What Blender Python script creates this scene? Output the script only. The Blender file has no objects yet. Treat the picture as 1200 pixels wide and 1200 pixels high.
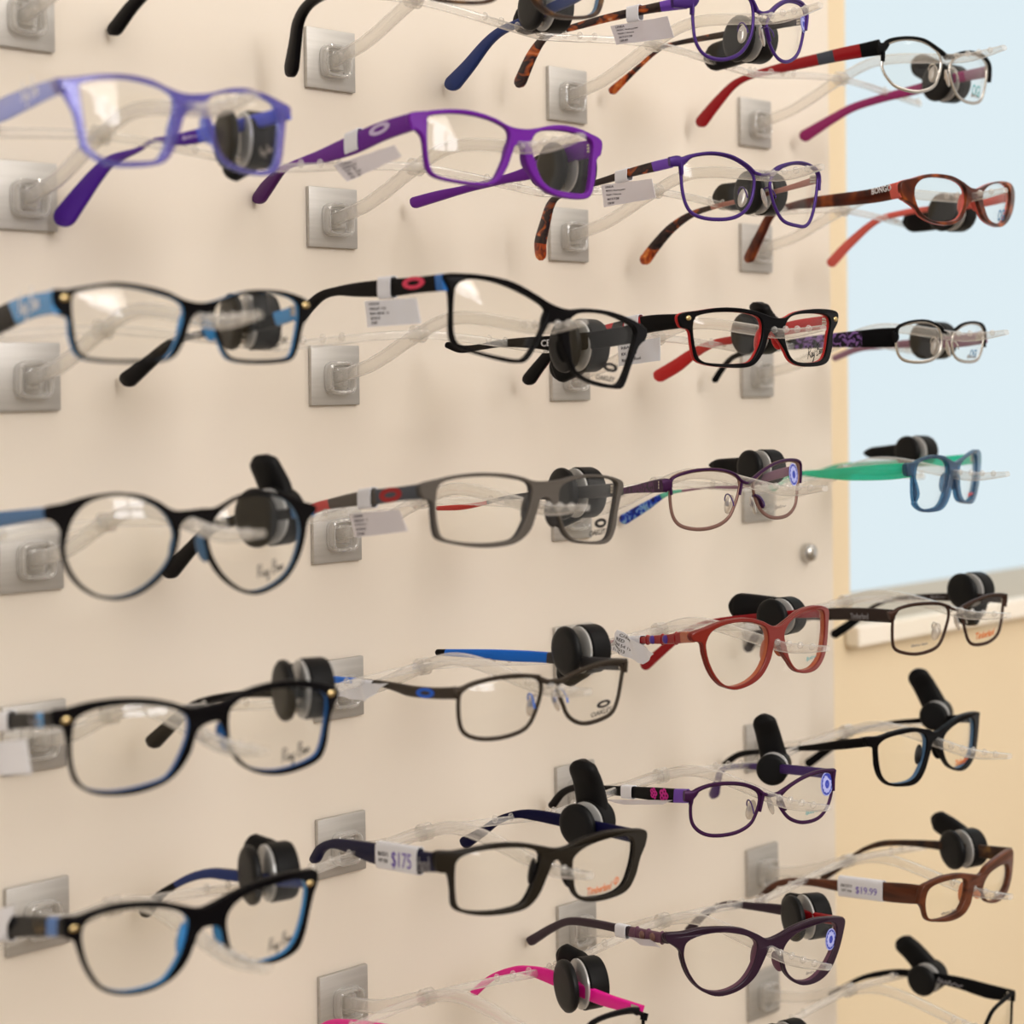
import bpy, bmesh, math, random
from mathutils import Vector, Matrix
random.seed(4)
MM = 0.001
COL = bpy.context.scene.collection
PI = math.pi
# Measured shapes, in millimetres. Outlines are (across, up) in each pair's own frame; temples are strips in their own plane.
CAM={"C":[-388.56,-775.64,-8.11],"M":[[0.737773,-0.674938,-0.012245],[0.020342,0.004098,0.999785],[-0.674742,-0.737863,0.016753]],"lens":60.1092,"shift_y":-0.09352,"focus":973.1}
COLSP=184.80
PLATE=33.41
PAIRS={
'A0':{"loc":[1.66,-153.0,181.16],"yaw":0.0,"kind":"plastic","L":[[-48.63,8.29],[-46.05,9.88],[-39.77,11.8],[-28.98,13.42],[-17.74,12.9],[-10.75,11.2],[-7.81,8.19],[-8.79,0.58],[-11.46,-9.4],[-13.92,-15.06],[-16.88,-18.02],[-25.1,-19.75],[-34.98,-20.79],[-41.33,-19.17],[-45.43,-15.53],[-46.85,-7.96],[-48.04,1.16]],"R":[[8.44,9.96],[11.11,13.16],[17.16,15.61],[25.49,17.59],[34.92,18.21],[43.27,17.42],[46.67,14.78],[48.63,9.0],[47.66,0.92],[45.56,-8.49],[41.1,-13.01],[30.6,-14.75],[20.72,-13.46],[15.34,-9.99],[12.13,-3.47],[9.63,3.68]],"outer":[[-56.39,9.57],[-49.99,11.23],[-39.67,13.86],[-28.94,15.22],[-18.85,15.04],[-10.72,13.01],[-3.5,11.91],[2.76,12.58],[10.7,14.62],[20.1,18.1],[29.84,20.19],[40.23,20.12],[49.63,18.8],[55.85,17.35],[55.26,13.25],[53.06,11.07],[51.76,4.01],[49.92,-6.53],[46.58,-12.8],[39.52,-15.76],[27.68,-16.91],[18.1,-15.18],[13.81,-11.49],[10.62,-5.32],[8.03,1.65],[5.1,5.93],[-0.53,4.94],[-3.44,1.45],[-5.63,-5.31],[-8.79,-13.25],[-12.44,-18.03],[-18.31,-20.64],[-29.58,-22.63],[-38.2,-22.92],[-44.15,-20.06],[-47.44,-17.53],[-48.75,-13.07],[-50.6,-4.11],[-53.69,2.1],[-55.82,4.87]],"tl":{"h":[-55.26,8.79,7.85],"k":0.13,"st":[[2.72,3.29,-2.71,-3.26],[30.51,6.96,22.69,-1.7],[60.21,10.05,49.69,-0.28],[80.41,11.38,69.43,0.81],[111.73,13.38,101.37,3.78],[141.56,14.69,131.62,6.14]]},"tr":{"h":[55.55,8.86,12.39],"k":-0.07,"st":[[-0.07,3.21,0.07,-3.21],[30.01,8.57,28.88,2.57],[67.07,9.42,63.55,4.03],[99.21,1.67,94.0,-3.09],[123.45,-6.86,116.52,-11.69],[141.91,-16.6,133.03,-21.85]]},"prints":[],"tlogo":[],"rlogo":[],"rivets":[]},
'A1':{"loc":[0.0,-153.49,105.01],"yaw":1.5,"kind":"plastic","L":[[-49.08,11.12],[-46.49,12.58],[-40.17,14.18],[-29.31,15.21],[-17.97,14.04],[-10.9,11.91],[-7.93,8.71],[-8.91,1.15],[-11.62,-8.67],[-14.11,-14.18],[-17.1,-16.96],[-25.4,-18.2],[-35.36,-18.67],[-41.74,-16.71],[-45.87,-12.85],[-47.3,-5.21],[-48.48,3.97]],"R":[[8.59,9.41],[11.3,12.43],[17.47,14.46],[25.99,15.84],[35.66,15.75],[44.25,14.31],[47.77,11.39],[49.79,5.43],[48.79,-2.6],[46.62,-11.88],[42.02,-16.06],[31.23,-16.98],[21.1,-14.94],[15.61,-11.07],[12.34,-4.31],[9.79,3.04]],"outer":[[-56.86,12.78],[-50.48,14.19],[-40.11,16.32],[-29.28,17.09],[-19.09,16.24],[-10.87,13.72],[-3.55,12.16],[2.8,12.44],[10.84,13.92],[20.4,16.88],[30.44,18.29],[41.13,17.26],[50.83,15.19],[57.28,13.23],[56.67,9.16],[54.38,7.15],[53.04,0.16],[51.13,-10.27],[47.68,-16.29],[40.39,-18.68],[28.24,-18.74],[18.52,-16.3],[14.15,-12.32],[10.88,-5.89],[8.24,1.28],[5.29,5.73],[-0.54,4.98],[-3.49,1.68],[-5.72,-4.95],[-8.91,-12.7],[-12.61,-17.25],[-18.55,-19.49],[-29.92,-20.82],[-38.56,-20.5],[-44.5,-17.33],[-47.78,-14.64],[-49.1,-10.1],[-50.96,-1.06],[-54.13,5.21],[-56.27,8.09]],"tl":{"h":[-55.68,8.89,10.85],"k":0.16,"st":[[2.75,3.05,-2.73,-3.04],[30.84,4.4,22.93,-3.61],[60.9,4.99,50.25,-4.46],[81.36,4.63,70.23,-5.03],[113.12,4.0,102.61,-4.74],[143.41,2.8,133.31,-4.92]]},"tr":{"h":[56.8,9.17,11.13],"k":-0.3,"st":[[1.02,3.11,-1.02,-3.11],[16.05,1.04,14.12,-5.26],[33.51,-1.18,31.83,-6.98],[54.52,-3.19,52.87,-9.68],[66.19,-4.58,65.71,-9.37],[78.7,-5.13,78.02,-7.28],[88.46,-8.63,87.29,-10.69],[105.62,-10.94,102.26,-15.6],[117.11,-16.78,110.53,-21.76],[130.26,-26.55,120.88,-32.54],[140.53,-34.83,129.33,-41.68]]},"prints":[["script","R",36.94,-9.52,44.89,-6.43,"","print_grey"]],"tlogo":[["script",43.36,1.75,22.42,1.83,"","print_white"]],"rlogo":[["scribble",59.47,-6.75,50.34,-6.12,"","print_lilac"]],"rivets":[]},
'A2':{"loc":[-0.0,-157.6,20.03],"yaw":-0.5,"kind":"plastic","L":[[-55.03,7.12],[-54.23,11.24],[-50.49,13.04],[-40.69,14.75],[-29.4,14.34],[-17.61,11.95],[-10.27,9.55],[-7.17,6.24],[-7.92,0.04],[-11.19,-7.86],[-14.38,-12.92],[-18.07,-14.6],[-29.89,-14.82],[-41.17,-14.59],[-49.85,-13.26],[-52.98,-9.68],[-54.44,-1.55]],"R":[[7.62,4.85],[9.6,8.55],[14.92,10.99],[25.06,13.38],[37.31,14.38],[48.71,13.02],[54.65,10.25],[55.41,4.88],[53.49,-3.56],[50.75,-11.38],[46.49,-13.8],[33.62,-14.7],[21.6,-14.52],[14.48,-12.82],[11.12,-6.53],[8.49,0.3]],"outer":[[-62.13,12.79],[-56.76,13.49],[-47.19,15.33],[-37.32,16.68],[-25.89,15.75],[-15.15,13.58],[-6.47,10.2],[1.28,9.22],[9.5,10.66],[22.15,14.44],[32.66,15.69],[47.08,15.34],[59.13,12.81],[62.69,9.93],[61.67,5.06],[57.98,0.74],[55.16,-7.13],[50.69,-14.36],[39.9,-16.32],[25.99,-16.5],[15.9,-15.19],[12.04,-11.99],[8.68,-4.94],[6.56,1.59],[2.74,4.84],[-2.74,3.51],[-4.73,0.09],[-7.4,-6.71],[-11.28,-12.92],[-16.26,-15.5],[-22.89,-16.16],[-32.21,-16.34],[-43.39,-15.9],[-50.83,-14.51],[-54.07,-11.3],[-55.85,-4.8],[-56.41,1.82],[-60.73,3.97]],"tl":{"h":[-60.66,10.18,8.43],"k":0.11,"st":[[2.34,4.57,-2.33,-4.54],[36.2,3.75,28.34,-5.56],[71.62,0.38,59.45,-9.66],[107.3,-3.75,95.51,-13.62],[144.45,-8.81,135.91,-16.08]]},"tr":{"h":[58.05,9.49,7.44],"k":-0.07,"st":[[1.5,2.91,-1.5,-2.9],[23.75,-1.01,21.17,-7.02],[49.63,-4.35,48.24,-9.35],[77.2,-6.62,76.12,-9.93],[100.64,-9.64,97.3,-13.44],[120.9,-17.6,114.32,-22.35],[142.73,-25.77,133.4,-32.38]]},"prints":[["script","R",36.53,-8.94,47.38,-4.68,"","print_dark"]],"tlogo":[["script",37.76,-0.83,13.78,1.21,"","print_white"]],"rlogo":[],"rivets":[[-57.91,7.45,9.98],[59.17,7.78,9.8]]},
'A3':{"loc":[0.0,-148.42,-72.06],"yaw":-10.0,"kind":"plastic","L":[[-51.46,5.67],[-48.9,12.6],[-43.43,18.26],[-35.4,20.67],[-27.25,20.6],[-18.95,17.88],[-11.72,12.78],[-8.11,6.0],[-7.83,-0.03],[-10.19,-7.1],[-15.82,-13.95],[-23.14,-18.85],[-31.43,-21.06],[-39.49,-19.86],[-46.21,-15.12],[-50.57,-8.44],[-52.45,-1.32]],"R":[[8.5,3.87],[12.59,10.95],[19.42,15.86],[27.79,18.39],[36.39,18.33],[45.26,15.98],[51.29,10.59],[53.81,3.47],[52.56,-5.3],[47.76,-15.01],[40.13,-20.63],[30.64,-23.17],[22.93,-21.4],[15.5,-15.53],[10.28,-7.82],[8.02,-0.97]],"outer":[[-59.95,16.96],[-52.34,18.52],[-45.58,20.44],[-37.67,21.83],[-29.57,22.11],[-21.31,20.96],[-14.09,17.92],[-7.98,14.04],[-1.69,13.5],[6.04,13.95],[12.08,14.04],[19.51,17.4],[27.82,19.75],[36.42,20.07],[45.3,18.49],[52.92,15.17],[61.63,12.5],[62.88,9.87],[58.29,5.71],[56.56,-1.8],[53.25,-10.42],[46.93,-18.72],[38.61,-23.25],[29.89,-24.94],[21.78,-22.44],[14.16,-16.72],[8.78,-9.14],[6.16,0.68],[6.27,6.72],[3.45,9.76],[-1.75,9.88],[-4.71,7.02],[-5.29,2.23],[-7.68,-6.06],[-13.38,-14.34],[-21.97,-20.36],[-30.28,-22.56],[-37.23,-21.77],[-45.02,-18.22],[-51.16,-10.99],[-54.06,-1.18],[-53.91,7.2],[-56.73,11.28],[-59.92,12.54]],"tl":{"h":[-58.98,9.73,14.61],"k":-0.09,"st":[[0.59,2.53,-0.59,-2.53],[20.54,0.85,18.98,-4.53],[53.28,-2.01,50.66,-8.47],[88.71,-5.89,84.46,-13.18],[126.29,-11.55,121.51,-18.39]]},"tr":{"h":[61.07,10.29,9.87],"k":-0.11,"st":[[0.59,2.5,-0.59,-2.5],[36.62,-1.93,35.48,-6.86],[68.95,-5.59,66.92,-10.56],[95.88,-11.6,90.7,-15.63],[115.34,-21.5,106.79,-24.83],[141.71,-35.8,129.83,-39.93]]},"prints":[["script","R",30.9,-15.99,44.6,-12.99,"","print_dark"]],"tlogo":[],"rlogo":[],"rivets":[]},
'A4':{"loc":[0.0,-159.48,-152.93],"yaw":-10.0,"kind":"plastic","L":[[-55.87,6.79],[-54.65,11.57],[-51.16,13.99],[-44.72,15.68],[-33.99,16.24],[-21.73,14.62],[-12.91,11.75],[-8.84,7.95],[-9.21,1.1],[-12.58,-7.27],[-17.16,-14.22],[-22.23,-16.74],[-33.33,-18.59],[-42.9,-18.57],[-51.05,-16.19],[-55.0,-10.34],[-56.35,-1.69]],"R":[[9.35,6.49],[11.08,10.73],[15.33,13.41],[22.51,15.36],[34.37,15.95],[48.39,14.12],[57.84,10.42],[59.78,5.49],[57.92,-4.17],[55.26,-13.02],[51.08,-16.94],[39.91,-19.04],[29.27,-18.91],[19.11,-15.84],[12.84,-9.85],[9.76,-2.45]],"outer":[[-63.52,15.74],[-57.42,16.6],[-49.33,18.35],[-37.56,19.01],[-25.41,17.94],[-15.41,15.5],[-7.72,12.59],[-1.13,12.72],[7.08,13.66],[14.06,16.01],[24.03,18.21],[35.94,18.87],[48.45,17.52],[58.25,14.6],[65.02,11.64],[65.82,7.91],[62.64,3.73],[60.47,-3.25],[58.61,-12.25],[54.33,-18.42],[43.0,-21.24],[32.23,-21.44],[22.14,-18.93],[13.9,-13.6],[9.14,-6.18],[7.74,0.98],[5.01,5.4],[-1.26,4.71],[-5.01,1.87],[-8.03,-6.55],[-13.32,-13.68],[-19.74,-18.02],[-29.71,-20.6],[-39.37,-20.82],[-48.63,-18.98],[-55.06,-14.24],[-57.21,-6.31],[-58.16,3.6],[-59.62,8.61],[-63.2,10.13]],"tl":{"h":[-62.02,10.55,12.66],"k":-0.06,"st":[[0.52,3.08,-0.52,-3.08],[22.47,-0.76,21.66,-7.12],[51.76,-5.47,49.89,-12.11],[91.53,-13.4,87.7,-20.22],[134.37,-22.94,129.5,-29.87]]},"tr":{"h":[62.69,10.73,9.16],"k":-0.27,"st":[[-0.18,2.69,0.18,-2.69],[32.85,-0.67,33.01,-5.36],[59.13,-4.54,58.76,-8.14],[84.44,-9.67,83.32,-12.91],[102.06,-15.1,98.67,-18.5],[118.13,-23.76,111.79,-27.38],[138.19,-36.4,129.32,-40.85]]},"prints":[["script","R",34.71,-14.59,49.53,-12.08,"","print_dark"]],"tlogo":[["script",25.88,-4.7,12.97,-2.57,"","print_silver"]],"rlogo":[],"rivets":[[-58.42,7.58,12.03],[61.3,8.35,10.11]]},
'A5':{"loc":[0.0,-156.56,-237.28],"yaw":-1.0,"kind":"plastic","L":[[-54.51,10.19],[-52.19,15.01],[-45.33,17.01],[-34.75,17.04],[-23.75,15.5],[-14.87,12.71],[-9.68,8.92],[-9.09,4.6],[-11.89,-4.39],[-16.58,-11.73],[-21.76,-15.96],[-31.69,-17.05],[-40.04,-15.94],[-46.95,-12.03],[-51.38,-4.83],[-53.74,2.54]],"R":[[9.64,4.14],[14.14,9.49],[23.28,12.34],[36.11,12.85],[49.86,11.67],[55.25,8.15],[55.12,1.8],[52.17,-7.63],[47.54,-15.27],[40.53,-19.03],[28.99,-19.06],[19.68,-16.28],[13.02,-11.31],[10.36,-4.56]],"outer":[[-61.28,17.45],[-55.49,17.44],[-48.7,18.85],[-39.46,19.74],[-29.87,18.99],[-19.94,17.15],[-10.92,13.84],[-2.9,11.23],[4.09,12.19],[12.83,14.28],[24.93,16.14],[37.85,16.45],[51.73,15.02],[61.94,12.86],[62.6,7.55],[59.81,2.49],[56.83,-5.05],[53.89,-13.2],[48.69,-19.65],[37.11,-21.49],[24.35,-19.67],[15.6,-15.67],[10.48,-10.0],[8.81,-5.15],[6.97,0.93],[-0.29,2.78],[-4.17,1.14],[-5.85,-2.1],[-10.01,-9.83],[-16.65,-15.53],[-25.56,-18.34],[-34.12,-18.53],[-42.24,-16.74],[-48.11,-13.05],[-52.29,-6.21],[-54.98,1.26],[-57.07,7.29],[-60.95,9.92]],"tl":{"h":[-59.97,9.99,13.5],"k":0.09,"st":[[-0.55,4.06,0.55,-4.06],[25.34,-1.78,25.99,-10.26],[55.98,-8.87,55.42,-18.31],[100.64,-20.78,97.63,-29.75],[141.31,-33.85,136.17,-41.77]]},"tr":{"h":[61.63,10.44,7.38],"k":-0.08,"st":[[-0.3,2.95,0.3,-2.96],[31.71,-2.41,32.54,-7.86],[64.47,-6.31,65.55,-11.94],[78.88,-8.65,78.54,-13.41],[93.87,-13.59,91.72,-17.16],[108.68,-20.89,105.88,-23.3],[124.63,-29.61,119.71,-31.82],[138.05,-39.78,129.34,-42.12]]},"prints":[["script","R",31.5,-13.87,45.66,-12.35,"","print_dark"]],"tlogo":[["script",30.39,-7.83,19.71,-4.99,"","print_gold"]],"rlogo":[],"rivets":[[-57.68,7.39,13.13],[56.92,7.2,8.36]]},
'B0':{"loc":[184.8,-158.41,190.4],"yaw":0.0,"kind":"plastic","L":[[-56.19,2.83],[-46.17,9.22],[-28.55,10.5],[-13.98,8.46],[-11.01,2.5],[-16.2,-8.02],[-24.56,-11.87],[-40.79,-13.28],[-50.95,-12.46],[-55.23,-6.09]],"R":[[11.96,9.19],[25.13,15.49],[46.62,18.92],[65.28,19.23],[68.57,14.38],[65.57,2.69],[59.93,-4.77],[44.14,-9.31],[28.0,-10.68],[18.19,-8.82],[13.6,-2.14]],"outer":[[-59.9,6.04],[-47.17,10.55],[-28.52,12.54],[-13.28,10.73],[0.5,11.38],[15.64,14.5],[28.6,17.9],[50.65,21.61],[71.81,23.07],[73.77,15.47],[69.91,2.43],[62.49,-6.18],[44.1,-10.95],[26.27,-12.75],[14.05,-9.53],[8.38,-3.71],[4.14,4.05],[-5.28,3.13],[-9.49,-3.49],[-14.93,-10.43],[-23.96,-13.43],[-40.82,-14.8],[-52.62,-13.26],[-56.84,-5.91]],"tl":{"h":[-59.09,9.76,5.7],"k":0.13,"st":[[2.28,3.01,-2.27,-3.0],[45.84,0.74,41.96,-4.64],[84.52,0.85,81.04,-3.81],[107.0,-0.92,100.74,-5.33],[119.83,-8.34,110.95,-11.45],[124.72,-19.13,114.36,-21.64],[130.19,-30.85,117.36,-33.77]]},"tr":{"h":[74.05,14.18,19.25],"k":0.07,"st":[[3.15,3.23,-3.14,-3.21],[26.0,-4.82,20.81,-11.03],[50.35,-8.71,46.88,-14.06],[72.54,-11.57,69.65,-16.18],[90.44,-13.39,86.59,-17.93],[105.51,-18.34,99.46,-22.83],[123.29,-27.32,114.58,-33.11],[140.19,-34.7,129.28,-42.09]]},"prints":[],"tlogo":[],"rlogo":[],"rivets":[]},
'B1':{"loc":[184.8,-157.71,106.98],"yaw":-4.0,"kind":"plastic","L":[[-51.8,10.66],[-50.39,14.71],[-37.06,16.69],[-24.0,16.05],[-12.84,13.58],[-6.97,10.12],[-7.62,3.51],[-11.35,-5.49],[-15.87,-13.03],[-21.08,-15.5],[-34.32,-15.19],[-46.83,-13.22],[-50.72,-9.14],[-51.94,0.73]],"R":[[7.48,5.43],[10.12,10.52],[18.69,13.08],[33.91,13.83],[48.12,12.28],[52.59,8.94],[51.65,-0.33],[49.68,-11.22],[46.36,-16.07],[33.37,-16.78],[20.31,-15.5],[13.18,-10.82],[8.75,-1.1]],"outer":[[-60.65,15.22],[-52.39,17.02],[-40.18,18.78],[-27.3,18.68],[-15.43,16.27],[-6.56,13.07],[2.76,12.34],[11.69,13.64],[22.99,16.17],[36.25,16.78],[50.67,14.85],[60.54,12.12],[59.87,5.11],[56.08,1.64],[54.05,-9.3],[50.06,-17.6],[40.26,-19.74],[24.52,-19.39],[13.7,-15.86],[6.7,-9.79],[2.72,-2.82],[0.78,3.73],[-3.03,3.56],[-4.93,0.06],[-8.7,-8.22],[-14.68,-15.13],[-22.81,-17.32],[-34.32,-16.73],[-46.8,-14.74],[-51.7,-11.02],[-52.98,-4.68],[-54.05,3.99],[-57.4,7.81],[-59.71,8.3]],"tl":{"h":[-58.72,9.66,11.67],"k":-0.02,"st":[[2.09,4.17,-2.08,-4.15],[27.27,2.87,21.83,-6.16],[53.32,-0.55,47.3,-9.74],[79.1,-4.39,75.5,-11.15],[103.61,-7.1,101.8,-10.23],[117.9,-9.29,113.89,-12.4],[133.91,-15.01,125.13,-19.69],[143.15,-20.6,133.24,-25.2]]},"tr":{"h":[56.62,9.12,8.07],"k":-0.11,"st":[[1.26,4.65,-1.26,-4.64],[26.65,3.22,22.4,-5.76],[48.64,-4.23,44.83,-11.23],[68.12,-7.5,66.55,-12.04],[96.52,-10.05,95.18,-14.03],[121.62,-11.14,119.53,-16.88],[142.33,-12.91,139.74,-19.39]]},"prints":[],"tlogo":[["oval",33.03,-1.5,15.78,0.49,"","print_lilac"]],"rlogo":[],"rivets":[]},
'B2':{"loc":[189.46,-178.0,18.72],"yaw":-4.0,"kind":"plastic","L":[[-57.33,15.51],[-56.08,21.12],[-51.59,23.98],[-43.99,24.4],[-32.97,22.49],[-19.72,17.78],[-8.34,11.97],[-7.14,6.95],[-13.06,-3.91],[-19.29,-11.81],[-25.26,-13.24],[-38.24,-11.09],[-50.53,-7.97],[-56.42,-4.47],[-57.78,3.64]],"R":[[7.6,4.27],[10.64,7.97],[17.83,9.58],[33.11,9.32],[49.96,5.51],[58.31,1.43],[54.91,-7.75],[48.21,-19.9],[41.92,-25.6],[30.25,-25.07],[17.31,-22.04],[10.25,-16.89],[7.82,-6.67]],"outer":[[-61.85,26.3],[-51.55,27.07],[-39.3,26.18],[-26.4,23.63],[-14.5,18.6],[-3.73,13.5],[6.73,11.1],[17.87,11.78],[35.45,10.87],[52.58,7.69],[67.6,2.7],[67.5,-2.22],[60.33,-6.92],[53.42,-16.87],[46.82,-26.99],[39.47,-27.9],[23.73,-25.77],[11.86,-21.04],[7.14,-14.86],[2.68,-6.52],[0.32,3.06],[-5.73,3.65],[-7.6,1.17],[-13.11,-6.78],[-18.46,-13.53],[-23.6,-15.24],[-33.41,-13.88],[-45.89,-10.79],[-56.46,-7.13],[-59.05,-1.02],[-58.82,10.07],[-59.38,18.76]],"tl":{"h":[-60.65,10.17,22.84],"k":0.04,"st":[[0.63,4.07,-0.63,-4.06],[23.67,3.9,22.45,-3.85],[50.5,4.33,49.44,-4.21],[78.69,4.32,77.98,-2.94],[99.78,3.34,98.49,-1.28],[116.5,1.7,112.58,-2.37],[130.56,-3.05,124.0,-6.74],[142.83,-8.78,134.62,-12.68]]},"tr":{"h":[65.79,11.62,0.89],"k":-0.15,"st":[[0.94,4.73,-0.93,-4.73],[30.97,1.7,29.43,-7.69],[55.57,0.2,55.18,-8.62],[77.04,-0.21,77.1,-6.4],[99.71,-1.14,99.28,-5.27],[118.29,-3.22,117.7,-6.56],[130.71,-3.4,131.28,-7.77],[140.93,-1.17,142.58,-4.71]]},"prints":[["oval","R",29.74,-16.47,41.69,-18.17,"","print_dark"],["text","R",25.22,-21.97,40.22,-23.53,"OAKLEY","print_dark"]],"tlogo":[["oval",34.49,1.01,14.92,1.12,"","print_pink"]],"rlogo":[["text",68.75,-4.01,61.93,-3.73,"CE","print_white"]],"rivets":[]},
'B3':{"loc":[184.8,-172.38,-66.69],"yaw":4.0,"kind":"plastic","L":[[-64.48,9.26],[-63.28,13.17],[-59.61,15.4],[-50.6,16.63],[-36.28,16.71],[-22.58,15.17],[-12.5,12.94],[-9.31,9.07],[-10.79,1.17],[-14.71,-6.82],[-20.34,-13.3],[-28.32,-14.8],[-40.03,-14.7],[-52.56,-13.24],[-61.44,-10.72],[-63.97,-5.29],[-64.86,2.68]],"R":[[10.2,5.54],[12.49,9.62],[18.95,11.82],[32.53,12.83],[52.28,11.81],[65.32,8.89],[65.89,3.69],[61.45,-7.81],[56.28,-17.67],[48.49,-20.22],[33.17,-19.09],[20.76,-16.26],[13.92,-10.12],[10.73,-1.49]],"outer":[[-72.03,14.18],[-62.39,16.51],[-52.09,18.06],[-39.53,18.59],[-26.07,17.63],[-15.28,15.53],[-7.68,13.4],[2.4,12.64],[13.25,12.96],[27.46,14.33],[49.28,13.56],[68.92,10.17],[74.05,6.9],[70.5,1.17],[66.71,-5.24],[62.96,-15.29],[54.59,-21.48],[37.13,-21.0],[22.09,-18.39],[14.33,-13.3],[9.95,-5.53],[5.03,1.4],[1.37,4.58],[-2.88,4.18],[-5.36,-0.52],[-10.02,-9.88],[-17.63,-15.12],[-26.62,-16.95],[-40.06,-16.92],[-52.48,-14.88],[-62.54,-12.0],[-65.24,-8.17],[-66.21,-0.67],[-66.98,6.1],[-71.48,7.84]],"tl":{"h":[-70.33,12.99,11.03],"k":0.26,"st":[[0.7,3.64,-0.7,-3.63],[24.5,1.03,23.05,-5.61],[48.2,-1.1,46.4,-8.43],[73.02,-4.19,71.01,-10.54],[95.84,-7.87,93.58,-12.87],[113.42,-10.73,109.73,-15.27],[132.73,-15.39,125.41,-19.36],[145.1,-21.73,134.83,-24.85]]},"tr":{"h":[74.5,14.33,4.57],"k":0.01,"st":[[0.3,3.42,-0.3,-3.41],[31.38,0.57,30.83,-6.27],[62.85,-3.31,62.49,-7.67],[84.79,-6.44,84.35,-8.63],[102.96,-10.32,102.35,-12.51],[121.41,-12.63,120.98,-15.87],[140.29,-14.35,140.14,-16.99]]},"prints":[["oval","R",39.53,-10.62,52.65,-11.17,"","print_dark"],["text","R",35.36,-15.47,52.55,-15.32,"OAKLEY","print_dark"]],"tlogo":[["oval",40.03,-4.2,17.35,-1.51,"","print_darkred"]],"rlogo":[],"rivets":[]},
'B4':{"loc":[184.8,-174.29,-160.05],"yaw":-8.0,"kind":"metal","L":[[-49.05,5.19],[-46.72,8.85],[-41.26,11.23],[-30.05,12.85],[-18.35,12.82],[-8.43,11.58],[-4.86,7.53],[-6.24,-0.21],[-10.75,-9.56],[-16.47,-13.89],[-27.57,-15.93],[-38.87,-15.29],[-46.33,-12.0],[-48.93,-5.73]],"R":[[5.13,3.13],[6.86,6.91],[16.33,10.5],[29.98,12.66],[42.63,12.46],[49.37,9.82],[48.64,3.75],[45.35,-6.75],[40.2,-12.83],[27.66,-15.1],[18.6,-14.26],[11.35,-9.84],[7.56,-2.46]],"brow":[[[-50.74,7.89,2.04],[-48.06,8.96,1.48],[-41.26,11.75,0.84],[-30.04,13.37,0.75],[-18.34,13.34,0.85],[-6.07,11.34,1.14]],[[4.37,7.19,0.96],[16.34,11.03,0.87],[29.99,13.33,0.98],[41.64,13.54,1.08],[51.95,12.23,1.19]],[[51.52,12.28,1.39],[51.01,6.86,1.19]]],"bridge":[[-6.87,10.63,1.43],[-1.01,8.44,1.34],[5.54,8.25,1.25]],"tl":{"h":[-48.96,7.33,7.34],"k":-0.02,"st":[[-0.07,2.97,0.07,-2.97],[22.16,-0.31,22.76,-5.91],[41.23,-2.0,43.06,-7.54],[56.47,-2.58,58.3,-6.8],[78.07,-4.03,78.79,-6.6],[100.12,-5.81,100.63,-8.98],[123.0,-7.87,123.47,-11.54],[140.83,-9.82,141.21,-13.69]]},"tr":{"h":[52.78,8.19,10.49],"k":-0.18,"st":[[-0.22,3.05,0.22,-3.05],[21.05,1.52,21.88,-4.71],[54.18,0.68,54.99,-5.14],[80.85,-0.86,81.45,-7.08],[106.45,-2.99,106.89,-8.12],[142.18,-6.58,142.43,-9.99]]},"prints":[["oval","R",28.88,-6.89,39.22,-6.38,"","print_dark"],["text","R",25.59,-11.34,41.05,-9.87,"OAKLEY","print_dark"]],"tlogo":[["oval",34.68,-4.53,18.5,-2.49,"","print_blue2"]],"rlogo":[],"rivets":[],"pads":[[-6.08,7.08,-3.2],[7.86,7.14,-2.7]]},
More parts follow.
